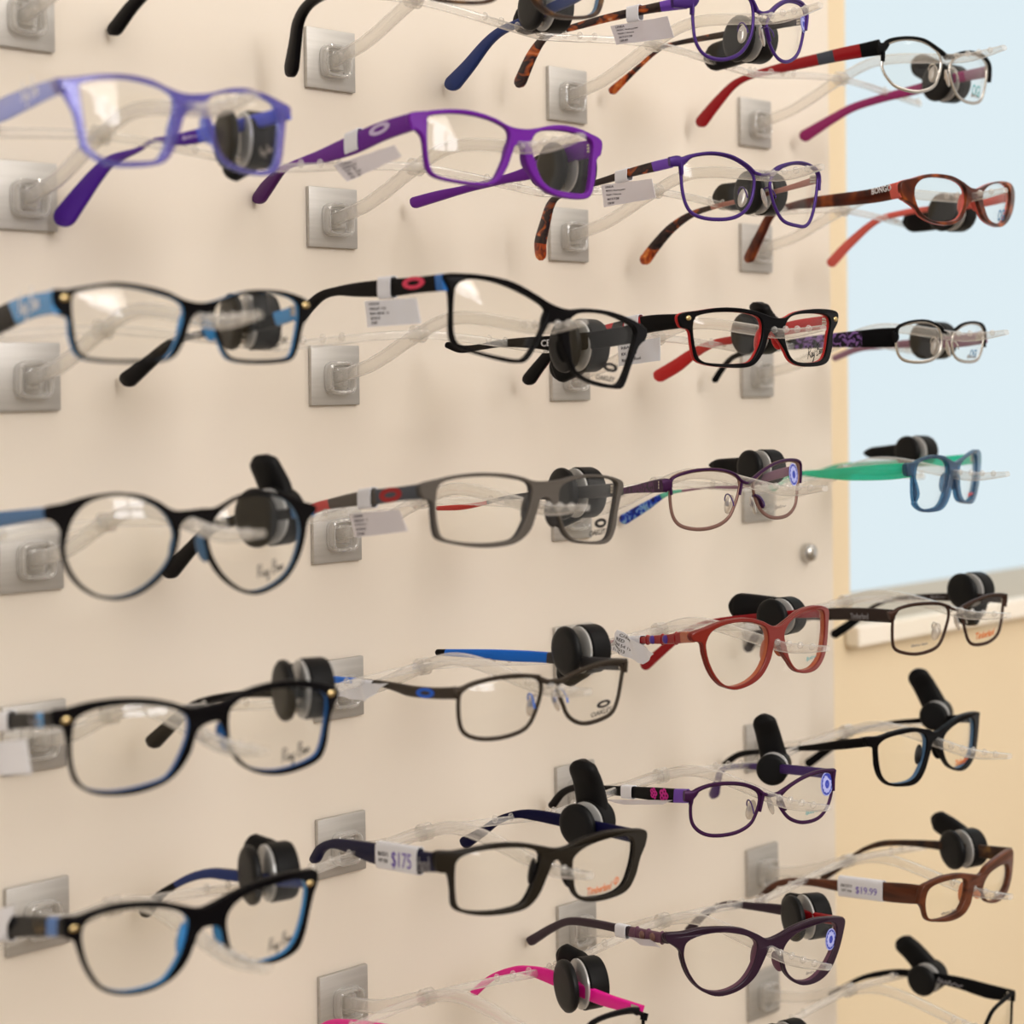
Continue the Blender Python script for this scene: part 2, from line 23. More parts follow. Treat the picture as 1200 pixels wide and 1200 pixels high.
'B5':{"loc":[184.8,-177.13,-243.91],"yaw":-5.0,"kind":"plastic","L":[[-55.6,9.36],[-54.37,13.43],[-50.64,15.5],[-43.04,16.48],[-30.41,16.12],[-18.8,14.36],[-10.49,10.99],[-9.85,6.1],[-12.96,-1.34],[-17.42,-9.24],[-22.57,-12.67],[-34.04,-13.21],[-46.49,-11.71],[-53.93,-8.52],[-55.61,-1.93]],"R":[[10.49,1.71],[13.34,5.89],[20.54,8.36],[31.31,9.23],[45.2,8.48],[54.64,5.39],[56.35,-0.35],[53.6,-8.89],[48.43,-16.06],[39.96,-18.64],[26.47,-18.16],[17.05,-15.84],[12.08,-11.13]],"outer":[[-64.58,18.35],[-55.05,18.04],[-46.07,18.5],[-33.6,18.72],[-20.46,17.07],[-8.31,13.68],[0.82,10.96],[8.49,10.83],[18.56,12.79],[33.61,13.11],[52.68,10.39],[67.61,6.63],[67.48,0.16],[62.09,-6.28],[57.65,-14.44],[49.59,-20.45],[33.03,-21.01],[18.23,-18.56],[11.18,-13.19],[8.45,-5.38],[4.71,2.41],[1.78,5.07],[-1.88,4.72],[-4.9,-0.14],[-10.43,-9.32],[-17.5,-14.57],[-27.6,-15.7],[-40.34,-14.74],[-50.76,-12.13],[-56.43,-8.46],[-57.24,0.21],[-58.84,7.58],[-64.01,9.53]],"tl":{"h":[-62.33,10.63,13.29],"k":0.1,"st":[[-0.86,4.69,0.86,-4.7],[16.7,1.69,19.67,-8.67],[40.47,-1.05,44.91,-13.09],[65.91,-5.39,71.03,-16.27],[90.26,-9.27,93.98,-16.88],[113.54,-13.74,113.12,-18.69],[131.53,-20.78,124.65,-22.98],[141.28,-29.21,131.77,-29.61]]},"tr":{"h":[66.05,11.69,2.87],"k":-0.11,"st":[[-1.08,3.67,1.08,-3.68],[24.71,2.99,26.73,-3.86],[55.65,2.23,57.57,-4.45],[79.05,0.95,80.21,-4.97],[94.28,-2.15,93.47,-6.13],[109.86,-8.4,107.15,-11.67],[123.07,-16.6,118.96,-20.1],[139.14,-25.1,133.5,-30.17]]},"prints":[["text","R",20.16,-14.37,37.69,-14.56,"Timberland","print_orange"],["tree","R",39.36,-13.65,43.42,-13.71,"","print_orange"]],"tlogo":[["text",36.49,-8.85,6.3,-2.27,"Timberland","print_silver"]],"rlogo":[],"rivets":[]},
'B6':{"loc":[210.21,-165.0,-343.07],"yaw":0.0,"kind":"metal","L":[[-57.49,12.46],[-49.43,16.34],[-30.71,15.17],[-12.07,10.22],[-6.16,4.19],[-8.33,-5.01],[-14.38,-12.39],[-25.74,-15.37],[-43.22,-12.56],[-54.57,-5.61],[-58.39,3.93]],"R":[[6.56,6.06],[11.1,10.9],[22.86,11.58],[41.02,8.69],[54.08,3.5],[55.47,-4.09],[49.16,-14.65],[35.06,-17.85],[17.6,-13.93],[8.57,-5.92]],"brow":[[[-62.15,13.39,2.09],[-55.89,14.32,1.26],[-47.79,17.02,0.84],[-30.7,16.06,0.85],[-12.06,10.97,0.86],[-4.08,5.9,1.09]],[[5.5,7.87,1.09],[9.99,11.96,0.88],[22.87,12.5,1.0],[41.04,9.94,1.24],[49.6,6.5,2.27]],[[57.21,3.28,2.52],[55.56,-0.15,2.06]]],"bridge":[[-5.11,5.87,1.19],[0.07,4.49,1.09],[6.16,7.99,1.2]],"tl":{"h":[-60.75,10.2,12.55],"k":0.05,"st":[[-1.61,3.97,1.61,-3.99],[24.55,0.79,28.05,-7.39],[54.85,-2.86,58.15,-10.59],[81.79,-7.15,84.17,-13.63],[104.62,-11.89,105.57,-16.6],[125.97,-17.88,124.46,-21.58],[140.67,-26.35,136.58,-29.17]]},"tr":{"h":[55.44,8.83,4.91],"k":0.0,"st":[[-1.07,2.87,1.07,-2.88],[24.92,2.36,28.1,-4.91],[47.52,3.12,51.41,-4.27],[71.44,4.43,75.1,-3.1],[87.42,2.42,88.59,-2.92],[101.18,-1.36,100.01,-5.29],[120.09,-10.61,117.31,-13.25],[136.92,-23.52,132.54,-25.93]]},"prints":[],"tlogo":[],"rlogo":[],"rivets":[]},
'C0':{"loc":[369.59,-159.13,194.78],"yaw":3.0,"kind":"metal","L":[[-52.13,6.68],[-48.16,14.09],[-34.87,19.34],[-19.33,18.36],[-8.51,12.34],[-6.11,3.16],[-8.83,-8.33],[-17.52,-18.11],[-31.18,-23.28],[-43.69,-22.56],[-50.51,-16.29],[-52.67,-4.94]],"R":[[6.48,0.98],[11.79,8.21],[19.48,13.8],[31.12,18.22],[46.13,18.94],[52.75,14.35],[49.0,0.38],[41.51,-10.77],[28.69,-16.98],[17.37,-16.31],[9.15,-9.08]],"brow":[[[-66.37,3.61,2.45],[-57.82,4.81,3.13],[-51.95,5.93,2.47],[-49.18,10.88,1.12]],[[-53.57,-1.19,1.01],[-52.71,6.61,1.12],[-47.16,15.29,0.9],[-34.85,20.43,0.91],[-19.31,19.3,0.92],[-8.49,13.13,0.92],[-3.45,7.52,1.16]],[[6.57,6.61,1.05],[18.55,14.46,0.94],[31.14,19.04,0.83],[46.97,19.93,0.96],[54.53,15.01,1.09],[52.52,5.15,0.97]],[[5.32,-0.79,1.05],[8.59,-8.35,0.82]]],"bridge":[[-5.27,7.25,1.16],[1.32,6.46,1.05],[9.46,8.65,1.05]],"tl":{"h":[-56.85,9.18,4.94],"k":0.05,"st":[[0.55,3.45,-0.55,-3.45],[6.85,3.78,5.54,-2.86],[23.64,3.9,22.39,-1.56],[38.77,3.97,37.46,-0.91],[61.04,3.89,59.58,-0.73],[84.01,2.99,82.58,-1.04],[100.66,2.05,99.08,-1.33],[113.45,0.17,109.55,-3.41],[125.62,-8.17,118.31,-12.03],[136.73,-21.86,127.63,-25.9]]},"tr":{"h":[57.14,9.25,12.14],"k":-0.15,"st":[[0.43,2.37,-0.43,-2.37],[29.68,1.28,28.92,-2.85],[60.77,0.43,60.05,-3.42],[88.91,-0.99,88.21,-3.82],[101.67,-3.22,100.16,-5.52],[118.86,-13.22,116.65,-15.62],[138.17,-24.1,133.86,-28.58]]},"prints":[["sticker","R",44.06,7.16,54.15,8.94,"",5.48]],"tlogo":[],"rlogo":[],"rivets":[],"pads":[[-8.67,7.17,-5.65],[9.91,7.22,-4.52]]},
'C1':{"loc":[369.59,-159.27,101.75],"yaw":-2.0,"kind":"metal","L":[[-57.29,11.26],[-52.92,15.25],[-38.64,17.87],[-25.16,16.88],[-13.64,12.82],[-7.2,7.82],[-6.68,0.68],[-9.9,-8.11],[-16.39,-14.18],[-25.61,-17.46],[-38.23,-18.29],[-48.4,-16.72],[-54.06,-12.32],[-57.14,-2.67]],"R":[[7.05,3.77],[10.36,9.81],[19.56,14.91],[32.62,17.97],[47.14,17.7],[57.42,13.91],[57.24,5.62],[51.32,-9.89],[43.43,-17.48],[31.99,-18.23],[19.06,-16.24],[11.47,-8.99],[7.89,-1.24]],"brow":[[[-65.23,11.87,2.62],[-60.58,12.5,3.03],[-57.12,12.66,2.43],[-51.29,15.75,1.12],[-38.64,18.15,0.82],[-25.15,17.31,0.82],[-13.63,13.39,0.83],[-7.18,9.54,0.94]],[[-58.07,12.62,1.42],[-57.84,4.97,0.91]],[[6.46,9.37,0.95],[15.88,14.61,0.85],[32.63,18.26,0.75],[47.14,18.0,0.76],[58.44,14.01,0.98],[58.58,4.24,0.88]]],"bridge":[[-7.6,9.23,1.04],[-0.85,8.26,0.94],[7.14,9.42,1.05]],"tl":{"h":[-63.18,10.87,11.62],"k":0.09,"st":[[0.94,2.82,-0.93,-2.81],[12.85,2.37,10.87,-3.31],[35.05,0.9,33.1,-4.01],[58.02,-1.5,56.33,-5.32],[81.95,-3.85,80.46,-6.83],[102.49,-6.26,99.82,-9.43],[113.31,-11.0,107.01,-13.59],[120.79,-22.11,111.84,-24.34],[126.35,-32.73,115.55,-34.51],[126.3,-40.18,115.88,-40.92]]},"tr":{"h":[62.37,10.64,11.58],"k":-0.11,"st":[[0.73,2.25,-0.73,-2.24],[25.15,-2.35,24.19,-5.4],[53.25,-6.25,52.45,-9.06],[74.63,-8.42,73.74,-11.25],[95.18,-11.45,93.08,-15.26],[112.81,-18.35,108.23,-23.04],[126.27,-28.12,119.93,-32.76],[136.39,-37.31,129.01,-42.11]]},"prints":[],"tlogo":[],"rlogo":[],"rivets":[],"pads":[[-9.51,7.2,-4.58],[8.54,7.16,-3.45]]},
'C2':{"loc":[369.59,-165.61,18.75],"yaw":-3.5,"kind":"plastic","L":[[-56.51,3.31],[-55.22,9.51],[-51.66,11.55],[-41.62,13.04],[-26.1,13.23],[-13.58,11.51],[-8.8,7.61],[-9.37,-1.14],[-13.42,-9.09],[-18.19,-13.84],[-26.46,-15.08],[-41.96,-15.03],[-51.07,-13.44],[-54.55,-8.3]],"R":[[9.47,3.04],[12.59,9.53],[19.94,12.58],[37.03,13.78],[51.49,13.16],[57.03,9.64],[54.73,1.27],[51.08,-8.75],[44.36,-13.43],[27.76,-14.63],[16.9,-12.7],[11.35,-5.79]],"outer":[[-64.27,11.82],[-52.45,14.02],[-37.81,15.8],[-21.98,15.33],[-9.17,13.16],[-0.08,10.92],[9.76,10.81],[20.11,14.31],[37.08,16.39],[56.81,16.63],[66.91,14.93],[66.39,9.04],[60.18,3.03],[58.91,-5.34],[53.74,-13.72],[42.71,-16.57],[24.94,-16.69],[14.92,-13.51],[9.59,-7.12],[3.22,-0.58],[-1.31,3.13],[-4.16,0.5],[-7.22,-7.48],[-13.93,-14.95],[-22.41,-17.46],[-38.21,-17.03],[-49.2,-15.56],[-54.95,-12.49],[-56.88,-4.93],[-58.3,2.88],[-63.64,5.16]],"tl":{"h":[-61.42,10.38,8.32],"k":0.03,"st":[[0.45,3.87,-0.45,-3.87],[26.37,4.13,24.49,-5.33],[53.51,1.62,50.54,-7.95],[86.68,-3.39,83.4,-10.64],[114.17,-10.4,109.3,-15.58],[129.57,-19.36,121.68,-23.76],[141.32,-27.65,131.53,-32.36]]},"tr":{"h":[61.9,10.51,9.84],"k":-0.07,"st":[[0.63,3.75,-0.63,-3.75],[29.16,1.42,27.37,-6.19],[59.53,-4.69,58.18,-10.22],[89.22,-7.88,87.7,-12.4],[109.38,-13.51,105.32,-19.1],[124.84,-20.33,118.94,-27.3],[140.0,-26.77,134.39,-33.97]]},"prints":[["script","R",30.99,-10.21,47.76,-6.63,"","print_dark"]],"tlogo":[],"rlogo":[],"rivets":[[-59.38,7.83,9.78],[62.96,8.81,11.13]]},
'C3':{"loc":[366.85,-148.0,-69.29],"yaw":-0.5,"kind":"metal","L":[[-55.95,6.88],[-53.17,10.89],[-43.26,13.24],[-31.3,13.99],[-18.52,12.9],[-8.3,9.47],[-5.69,5.36],[-6.29,1.15],[-9.41,-5.95],[-14.7,-13.51],[-23.85,-17.79],[-36.31,-19.11],[-47.94,-17.06],[-53.46,-12.65],[-55.83,-4.89]],"R":[[6.04,2.98],[9.46,7.71],[16.67,11.93],[27.64,15.17],[42.17,16.43],[53.79,14.67],[56.57,9.21],[54.0,-2.07],[50.99,-10.74],[41.54,-15.78],[27.08,-16.44],[16.26,-13.15],[9.23,-6.36]],"brow":[[[-61.59,6.16,3.4],[-57.98,6.72,3.57],[-55.68,7.1,2.21]],[[-56.03,1.0,0.85],[-56.21,8.06,0.85],[-52.47,11.22,0.77],[-40.33,13.85,0.69],[-25.02,13.99,0.69],[-11.77,11.3,0.7],[-4.77,6.53,0.88]],[[5.53,7.28,0.88],[15.63,11.97,0.71],[27.65,15.41,0.72],[42.18,16.8,0.82],[55.82,15.08,0.92],[57.75,9.15,0.83],[56.71,2.22,0.74]],[[-4.79,5.32,0.88],[-6.68,-1.25,0.79]],[[6.35,-1.92,0.8],[11.26,-4.63,0.71],[14.24,-9.71,0.62]]],"bridge":[[-5.13,6.55,0.97],[-0.2,5.23,0.88],[5.91,6.9,0.97]],"tl":{"h":[-58.32,9.56,6.31],"k":0.3,"st":[[0.68,3.83,-0.68,-3.83],[12.52,2.37,10.93,-4.64],[31.71,-1.02,30.39,-5.75],[49.2,-3.8,47.93,-7.37],[70.32,-6.99,68.28,-10.25],[93.05,-12.31,88.74,-15.32],[108.46,-19.63,101.4,-22.5]]},"tr":{"h":[60.04,10.01,10.9],"k":-0.11,"st":[[0.73,2.45,-0.73,-2.45],[20.84,-2.4,18.99,-7.53],[41.91,-10.79,41.34,-13.34],[63.94,-12.59,63.83,-14.18],[83.61,-14.92,83.36,-16.51],[100.02,-17.14,98.71,-19.89],[117.46,-24.46,113.81,-29.26],[136.22,-33.4,131.79,-39.17]]},"prints":[["sticker","R",41.49,8.18,53.92,7.57,"",7.02],["scribble","R",25.39,-10.38,37.63,-9.64,"","print_grey"]],"tlogo":[],"rlogo":[],"rivets":[],"pads":[[-8.15,7.15,-6.8],[13.05,7.38,-8.47]]},
'C4':{"loc":[369.59,-165.69,-155.29],"yaw":0.5,"kind":"plastic","L":[[-52.86,7.08],[-49.27,12.26],[-41.99,14.91],[-32.88,15.87],[-21.63,15.08],[-11.36,12.06],[-7.46,8.07],[-7.01,1.42],[-9.85,-6.65],[-15.23,-13.22],[-23.74,-17.6],[-33.34,-19.13],[-40.92,-17.48],[-46.72,-12.19],[-50.9,-4.77],[-52.91,2.42]],"R":[[7.49,5.87],[13.82,12.1],[24.98,15.17],[39.86,15.73],[51.01,13.82],[53.27,7.9],[52.15,-2.01],[47.56,-11.42],[39.22,-16.49],[29.12,-17.58],[18.78,-15.34],[12.41,-9.28],[9.01,-0.98]],"outer":[[-61.94,12.62],[-51.83,15.07],[-43.38,17.16],[-32.85,18.11],[-21.6,17.45],[-11.32,14.69],[-4.08,11.57],[2.64,10.66],[10.15,12.98],[22.82,17.22],[37.29,18.38],[51.08,16.95],[59.34,13.45],[58.52,5.98],[56.37,-5.09],[52.2,-13.32],[42.38,-19.06],[29.1,-19.63],[17.92,-16.73],[10.92,-10.49],[4.79,-4.16],[1.86,2.25],[-1.19,3.2],[-2.38,0.32],[-5.3,-7.41],[-11.75,-15.06],[-20.44,-19.41],[-31.81,-21.31],[-39.2,-19.62],[-46.12,-15.37],[-51.1,-8.29],[-54.22,-0.01],[-55.73,6.56],[-61.56,8.27]],"tl":{"h":[-59.93,9.98,10.16],"k":0.3,"st":[[0.05,2.9,-0.05,-2.9],[11.37,1.62,10.52,-4.6],[24.75,-1.45,24.06,-6.83],[40.68,-4.03,40.38,-8.83],[62.21,-8.08,61.81,-11.47],[82.2,-11.48,81.48,-14.89],[100.53,-15.11,99.08,-18.42],[120.52,-20.41,116.26,-23.13],[133.02,-28.87,125.81,-30.66]]},"tr":{"h":[59.6,9.89,11.35],"k":-0.13,"st":[[0.05,2.65,-0.05,-2.65],[28.35,-0.58,28.17,-4.94],[55.39,-4.94,55.15,-7.8],[77.15,-8.85,76.7,-10.9],[95.16,-14.54,93.6,-17.04],[113.38,-25.47,109.56,-29.16],[133.97,-41.3,128.98,-45.58]]},"prints":[["scribble","R",29.23,-11.67,41.47,-10.83,"","print_teal"]],"tlogo":[],"rlogo":[],"rivets":[]},
'C5':{"loc":[369.59,-159.59,-245.47],"yaw":-10.0,"kind":"metal","L":[[-51.28,5.97],[-49.25,10.69],[-41.83,14.01],[-30.69,14.44],[-19.02,12.74],[-10.2,9.16],[-6.79,4.96],[-7.66,-1.55],[-12.45,-9.65],[-20.83,-13.51],[-31.03,-14.46],[-40.78,-13.31],[-47.49,-9.75],[-51.13,-3.86]],"R":[[7.1,0.13],[11.45,4.29],[18.58,7.65],[29.81,10.38],[42.85,11.09],[52.06,9.26],[54.66,3.86],[53.4,-5.01],[47.79,-12.4],[39.35,-16.0],[26.58,-15.66],[16.52,-11.82],[10.44,-6.05]],"brow":[[[-55.67,10.06,3.01],[-52.29,9.99,3.19],[-49.91,10.75,2.3],[-47.23,12.95,1.06]],[[-51.82,4.8,0.89],[-49.64,11.34,1.06],[-41.83,14.5,0.71],[-30.68,14.94,0.71],[-19.02,13.24,0.72],[-9.88,9.74,0.81],[-5.18,6.25,1.08]],[[8.0,4.41,1.0],[18.59,8.16,0.73],[29.82,10.89,0.74],[42.86,11.73,0.84],[55.89,9.89,1.13]],[[55.43,9.58,1.32],[55.02,-2.06,0.94]],[[-4.39,5.52,1.18],[-7.22,-4.11,0.81]],[[7.65,3.2,0.91],[12.18,-5.94,0.64]]],"bridge":[[-5.98,6.35,1.17],[0.46,4.1,1.0],[8.35,4.49,1.09]],"tl":{"h":[-52.53,8.13,9.62],"k":0.0,"st":[[-0.25,3.97,0.25,-3.98],[13.49,1.58,14.4,-6.54],[29.69,-0.91,30.92,-8.69],[50.91,-4.46,51.94,-11.06],[72.9,-8.13,73.78,-13.78],[91.13,-11.21,91.81,-15.84],[110.66,-14.4,109.67,-18.48],[126.97,-21.34,122.33,-23.91],[139.08,-31.54,132.63,-33.21]]},"tr":{"h":[57.84,9.43,6.82],"k":0.11,"st":[[-0.61,3.1,0.61,-3.11],[24.1,-0.13,25.24,-6.19],[51.58,-3.96,52.58,-9.87],[85.58,-9.81,85.98,-13.82],[108.99,-14.62,108.02,-18.11],[123.79,-21.16,119.34,-22.72],[128.93,-29.4,122.36,-29.16],[134.91,-38.43,124.66,-37.83]]},"prints":[["sticker","R",43.11,4.01,53.98,2.09,"",7.21],["scribble","R",28.22,-10.34,40.49,-10.5,"","print_teal"]],"tlogo":[["flower",32.2,-4.42,26.59,-3.57,"","print_magenta"],["flower",23.41,-3.92,16.31,-3.02,"","print_magenta"]],"rlogo":[],"rivets":[],"pads":[[-8.13,7.15,-4.24],[6.46,7.09,-3.86]]},
'C6':{"loc":[369.59,-158.96,-332.98],"yaw":-10.0,"kind":"plastic","L":[[-56.34,10.26],[-54.04,16.16],[-44.36,18.85],[-31.53,18.38],[-18.02,14.66],[-10.36,10.07],[-9.61,4.14],[-13.21,-4.33],[-20.32,-11.36],[-30.03,-14.35],[-39.31,-13.56],[-47.34,-9.3],[-52.52,-2.41],[-55.37,4.45]],"R":[[10.16,1.25],[16.53,7.02],[28.82,9.68],[44.8,9.53],[56.39,6.25],[57.81,-0.15],[53.15,-9.34],[44.4,-16.6],[33.53,-20.78],[22.19,-18.98],[13.91,-12.95],[10.76,-5.58]],"outer":[[-66.51,22.04],[-56.55,21.96],[-46.09,22.82],[-33.37,21.76],[-19.95,19.1],[-9.89,14.47],[-1.5,9.83],[7.35,10.39],[19.03,12.91],[36.67,13.75],[56.45,10.39],[66.76,6.79],[65.34,-0.33],[59.48,-10.97],[50.34,-20.17],[38.81,-23.6],[25.97,-22.57],[16.9,-17.8],[10.47,-10.7],[7.51,-1.13],[3.23,4.24],[-0.49,4.15],[-3.78,-0.57],[-10.19,-9.35],[-18.37,-14.5],[-28.16,-16.95],[-37.43,-16.61],[-45.78,-12.43],[-52.03,-6.13],[-56.3,2.16],[-58.07,10.86],[-62.98,15.46],[-66.43,17.87]],"tl":{"h":[-63.73,11.02,18.68],"k":-0.04,"st":[[-0.64,2.9,0.64,-2.9],[11.84,0.99,13.52,-5.27],[27.17,-0.97,29.34,-7.37],[46.1,-3.57,47.82,-8.62],[68.45,-6.42,69.72,-11.51],[92.43,-11.0,91.71,-15.7],[111.85,-20.0,108.14,-23.51],[135.94,-34.07,130.48,-37.9]]},"tr":{"h":[64.5,11.25,5.45],"k":-0.07,"st":[[-0.62,2.72,0.62,-2.73],[20.01,0.36,21.43,-5.2],[49.34,-1.82,50.84,-8.25],[75.24,-6.55,76.03,-11.32],[94.19,-9.98,94.06,-14.06],[108.77,-15.84,106.62,-18.78],[123.77,-25.72,119.43,-28.13],[136.14,-37.22,129.84,-39.49]]},"prints":[["sticker","R",46.66,-0.48,56.93,-3.01,"",6.5],["scribble","R",28.41,-16.15,37.54,-16.82,"","print_grey"]],"tlogo":[],"rlogo":[],"rivets":[]},
'D0':{"loc":[554.39,-158.83,189.59],"yaw":-1.5,"kind":"metal","L":[[-55.74,2.94],[-53.92,10.98],[-41.01,16.17],[-23.76,16.84],[-8.77,12.41],[-4.47,5.17],[-7.53,-4.15],[-13.32,-11.01],[-27.99,-15.39],[-44.82,-13.77],[-52.6,-8.56],[-56.23,-2.35]],"R":[[4.72,1.71],[10.38,9.63],[26.93,14.89],[46.92,15.53],[56.83,10.48],[53.95,-2.11],[46.38,-12.46],[33.16,-16.32],[17.94,-15.33],[8.79,-8.71]],"brow":[[[-59.94,8.74,3.56],[-55.23,10.17,2.8],[-52.38,12.51,1.53]],[[-56.19,1.16,1.02],[-54.35,12.17,1.28],[-42.17,16.77,1.03],[-23.74,17.73,1.04],[-8.75,13.31,1.31],[-0.48,10.13,1.57]],[[5.8,10.34,1.45],[25.79,15.65,1.2],[46.94,16.47,1.35],[60.67,12.01,1.5],[60.43,1.06,1.09]]],"bridge":[[-2.31,9.74,1.83],[2.62,9.6,1.71],[8.08,10.62,1.71]],"tl":{"h":[-56.89,9.19,10.0],"k":-0.14,"st":[[0.94,4.96,-0.94,-4.96],[11.75,4.21,10.02,-4.7],[27.85,3.45,26.11,-4.83],[40.15,2.46,38.38,-5.15],[61.03,0.97,59.3,-6.0],[82.32,-1.49,80.88,-6.68],[95.61,-3.52,93.86,-7.54],[109.89,-7.48,106.33,-11.74],[124.75,-17.46,118.8,-22.5],[137.56,-28.0,130.07,-33.82]]},"tr":{"h":[65.89,11.65,9.34],"k":-0.21,"st":[[0.76,3.8,-0.76,-3.79],[25.12,1.6,23.43,-5.29],[53.84,-2.92,52.04,-9.5],[79.0,-6.68,77.41,-12.16],[100.93,-10.69,98.62,-16.08],[119.18,-17.35,115.65,-23.26],[140.13,-25.7,135.19,-33.43]]},"prints":[["text","R",29.48,-8.11,42.09,-8.18,"OGI","print_teal"],["scribble","R",28.83,-11.5,41.36,-11.62,"","print_grey"]],"tlogo":[],"rlogo":[],"rivets":[],"pads":[[-5.28,7.06,-1.11],[10.4,7.24,-2.09]]},
'D1':{"loc":[555.21,-178.0,106.23],"yaw":2.0,"kind":"plastic","L":[[-57.31,2.22],[-55.34,6.73],[-49.39,10.29],[-36.84,11.91],[-20.71,11.01],[-11.36,7.13],[-9.33,0.48],[-12.09,-7.23],[-18.55,-12.86],[-30.47,-14.97],[-43.54,-14.54],[-52.01,-10.33],[-56.42,-3.62]],"R":[[10.24,3.36],[15.57,8.82],[27.05,12.38],[43.87,14.2],[54.93,11.78],[57.58,5.7],[52.42,-2.65],[43.34,-10.12],[30.46,-12.6],[18.66,-10.62],[12.7,-4.12]],"outer":[[-67.86,6.88],[-56.87,10.44],[-43.19,13.7],[-25.48,13.68],[-13.15,10.78],[-3.74,7.67],[6.62,8.13],[19.87,12.02],[39.4,15.37],[59.59,15.39],[67.67,9.83],[64.07,-0.07],[53.33,-8.88],[38.74,-14.36],[22.92,-14.02],[11.28,-10.82],[5.72,-4.68],[2.31,0.38],[-3.02,-0.61],[-9.42,-5.86],[-14.75,-12.65],[-25.86,-16.98],[-39.3,-16.67],[-51.07,-13.02],[-56.18,-7.89],[-63.37,-4.01],[-66.92,-1.91]],"tl":{"h":[-66.29,11.76,2.86],"k":0.12,"st":[[1.24,4.85,-1.24,-4.84],[25.39,2.61,23.83,-6.09],[66.91,2.44,65.78,-5.0],[90.01,0.54,88.54,-4.15],[108.5,-3.16,104.46,-6.8],[120.9,-16.55,114.29,-19.56],[131.82,-30.89,123.77,-34.19]]},"tr":{"h":[66.53,11.84,8.3],"k":-0.14,"st":[[0.72,3.17,-0.72,-3.16],[25.44,-1.28,24.7,-6.13],[59.76,-2.44,59.31,-6.4],[77.74,-3.56,76.78,-7.68],[98.27,-7.83,96.05,-11.63],[119.77,-21.63,115.38,-26.25],[134.51,-34.27,129.05,-39.25]]},"prints":[["text","R",31.49,-7.5,43.69,-6.3,"OGI","print_blue"]],"tlogo":[["text",21.37,0.85,5.97,1.93,"BONGO","print_white"]],"rlogo":[],"rivets":[]},
'D2':{"loc":[554.39,-158.44,17.93],"yaw":-3.0,"kind":"metal","L":[[-45.41,5.47],[-42.89,9.09],[-37.16,10.89],[-27.88,12.15],[-16.61,11.89],[-8.39,8.71],[-5.34,3.28],[-6.23,-4.69],[-10.92,-9.86],[-19.79,-12.63],[-30.86,-13.1],[-39.97,-11.61],[-44.31,-7.69],[-45.73,-1.36]],"R":[[6.14,2.39],[9.68,6.94],[17.91,10.58],[28.75,12.29],[40.71,11.21],[45.83,6.48],[44.73,-1.24],[39.21,-9.49],[31.49,-12.59],[17.57,-12.62],[8.57,-9.63],[5.55,-3.63]],"brow":[[[-48.49,2.54,4.24],[-46.66,3.03,3.53],[-45.42,4.49,1.56]],[[-46.05,3.03,0.99],[-44.14,8.89,0.85],[-33.23,12.39,0.57],[-19.49,12.84,0.57],[-8.38,9.41,0.58],[-4.51,6.07,0.72]],[[1.97,5.34,0.72],[7.94,7.42,0.65],[16.98,11.27,0.59],[29.8,12.82,0.59],[41.88,11.54,0.67],[46.81,6.5,0.75],[45.66,-3.28,0.6]]],"bridge":[[-5.3,6.26,0.87],[-0.5,5.32,0.8],[5.34,6.18,0.87]],"tl":{"h":[-45.25,6.55,2.41],"k":-0.18,"st":[[0.16,5.96,-0.16,-5.96],[9.99,5.97,9.5,-6.01],[26.51,5.01,25.98,-5.7],[43.45,3.92,42.71,-5.28],[72.4,1.21,71.43,-5.89],[102.26,-3.57,101.28,-7.86],[120.52,-8.1,118.66,-11.08],[130.75,-16.49,127.29,-18.94],[136.85,-23.61,132.68,-26.0]]},"tr":{"h":[50.37,7.64,3.53],"k":0.11,"st":[[0.76,4.11,-0.76,-4.1],[22.68,2.26,21.57,-6.12],[50.29,0.51,49.89,-5.92],[73.51,0.13,73.08,-5.32],[94.53,-1.46,93.96,-5.87],[118.13,-2.53,116.66,-6.92],[142.54,-8.81,140.19,-13.1]]},"prints":[["text","R",23.94,-7.73,32.92,-7.67,"OGI","print_blue"],["scribble","R",21.25,-9.67,33.48,-9.62,"","print_grey"]],"tlogo":[],"rlogo":[],"rivets":[],"pads":[[-4.9,7.05,-3.05],[8.94,7.18,-4.45]]},
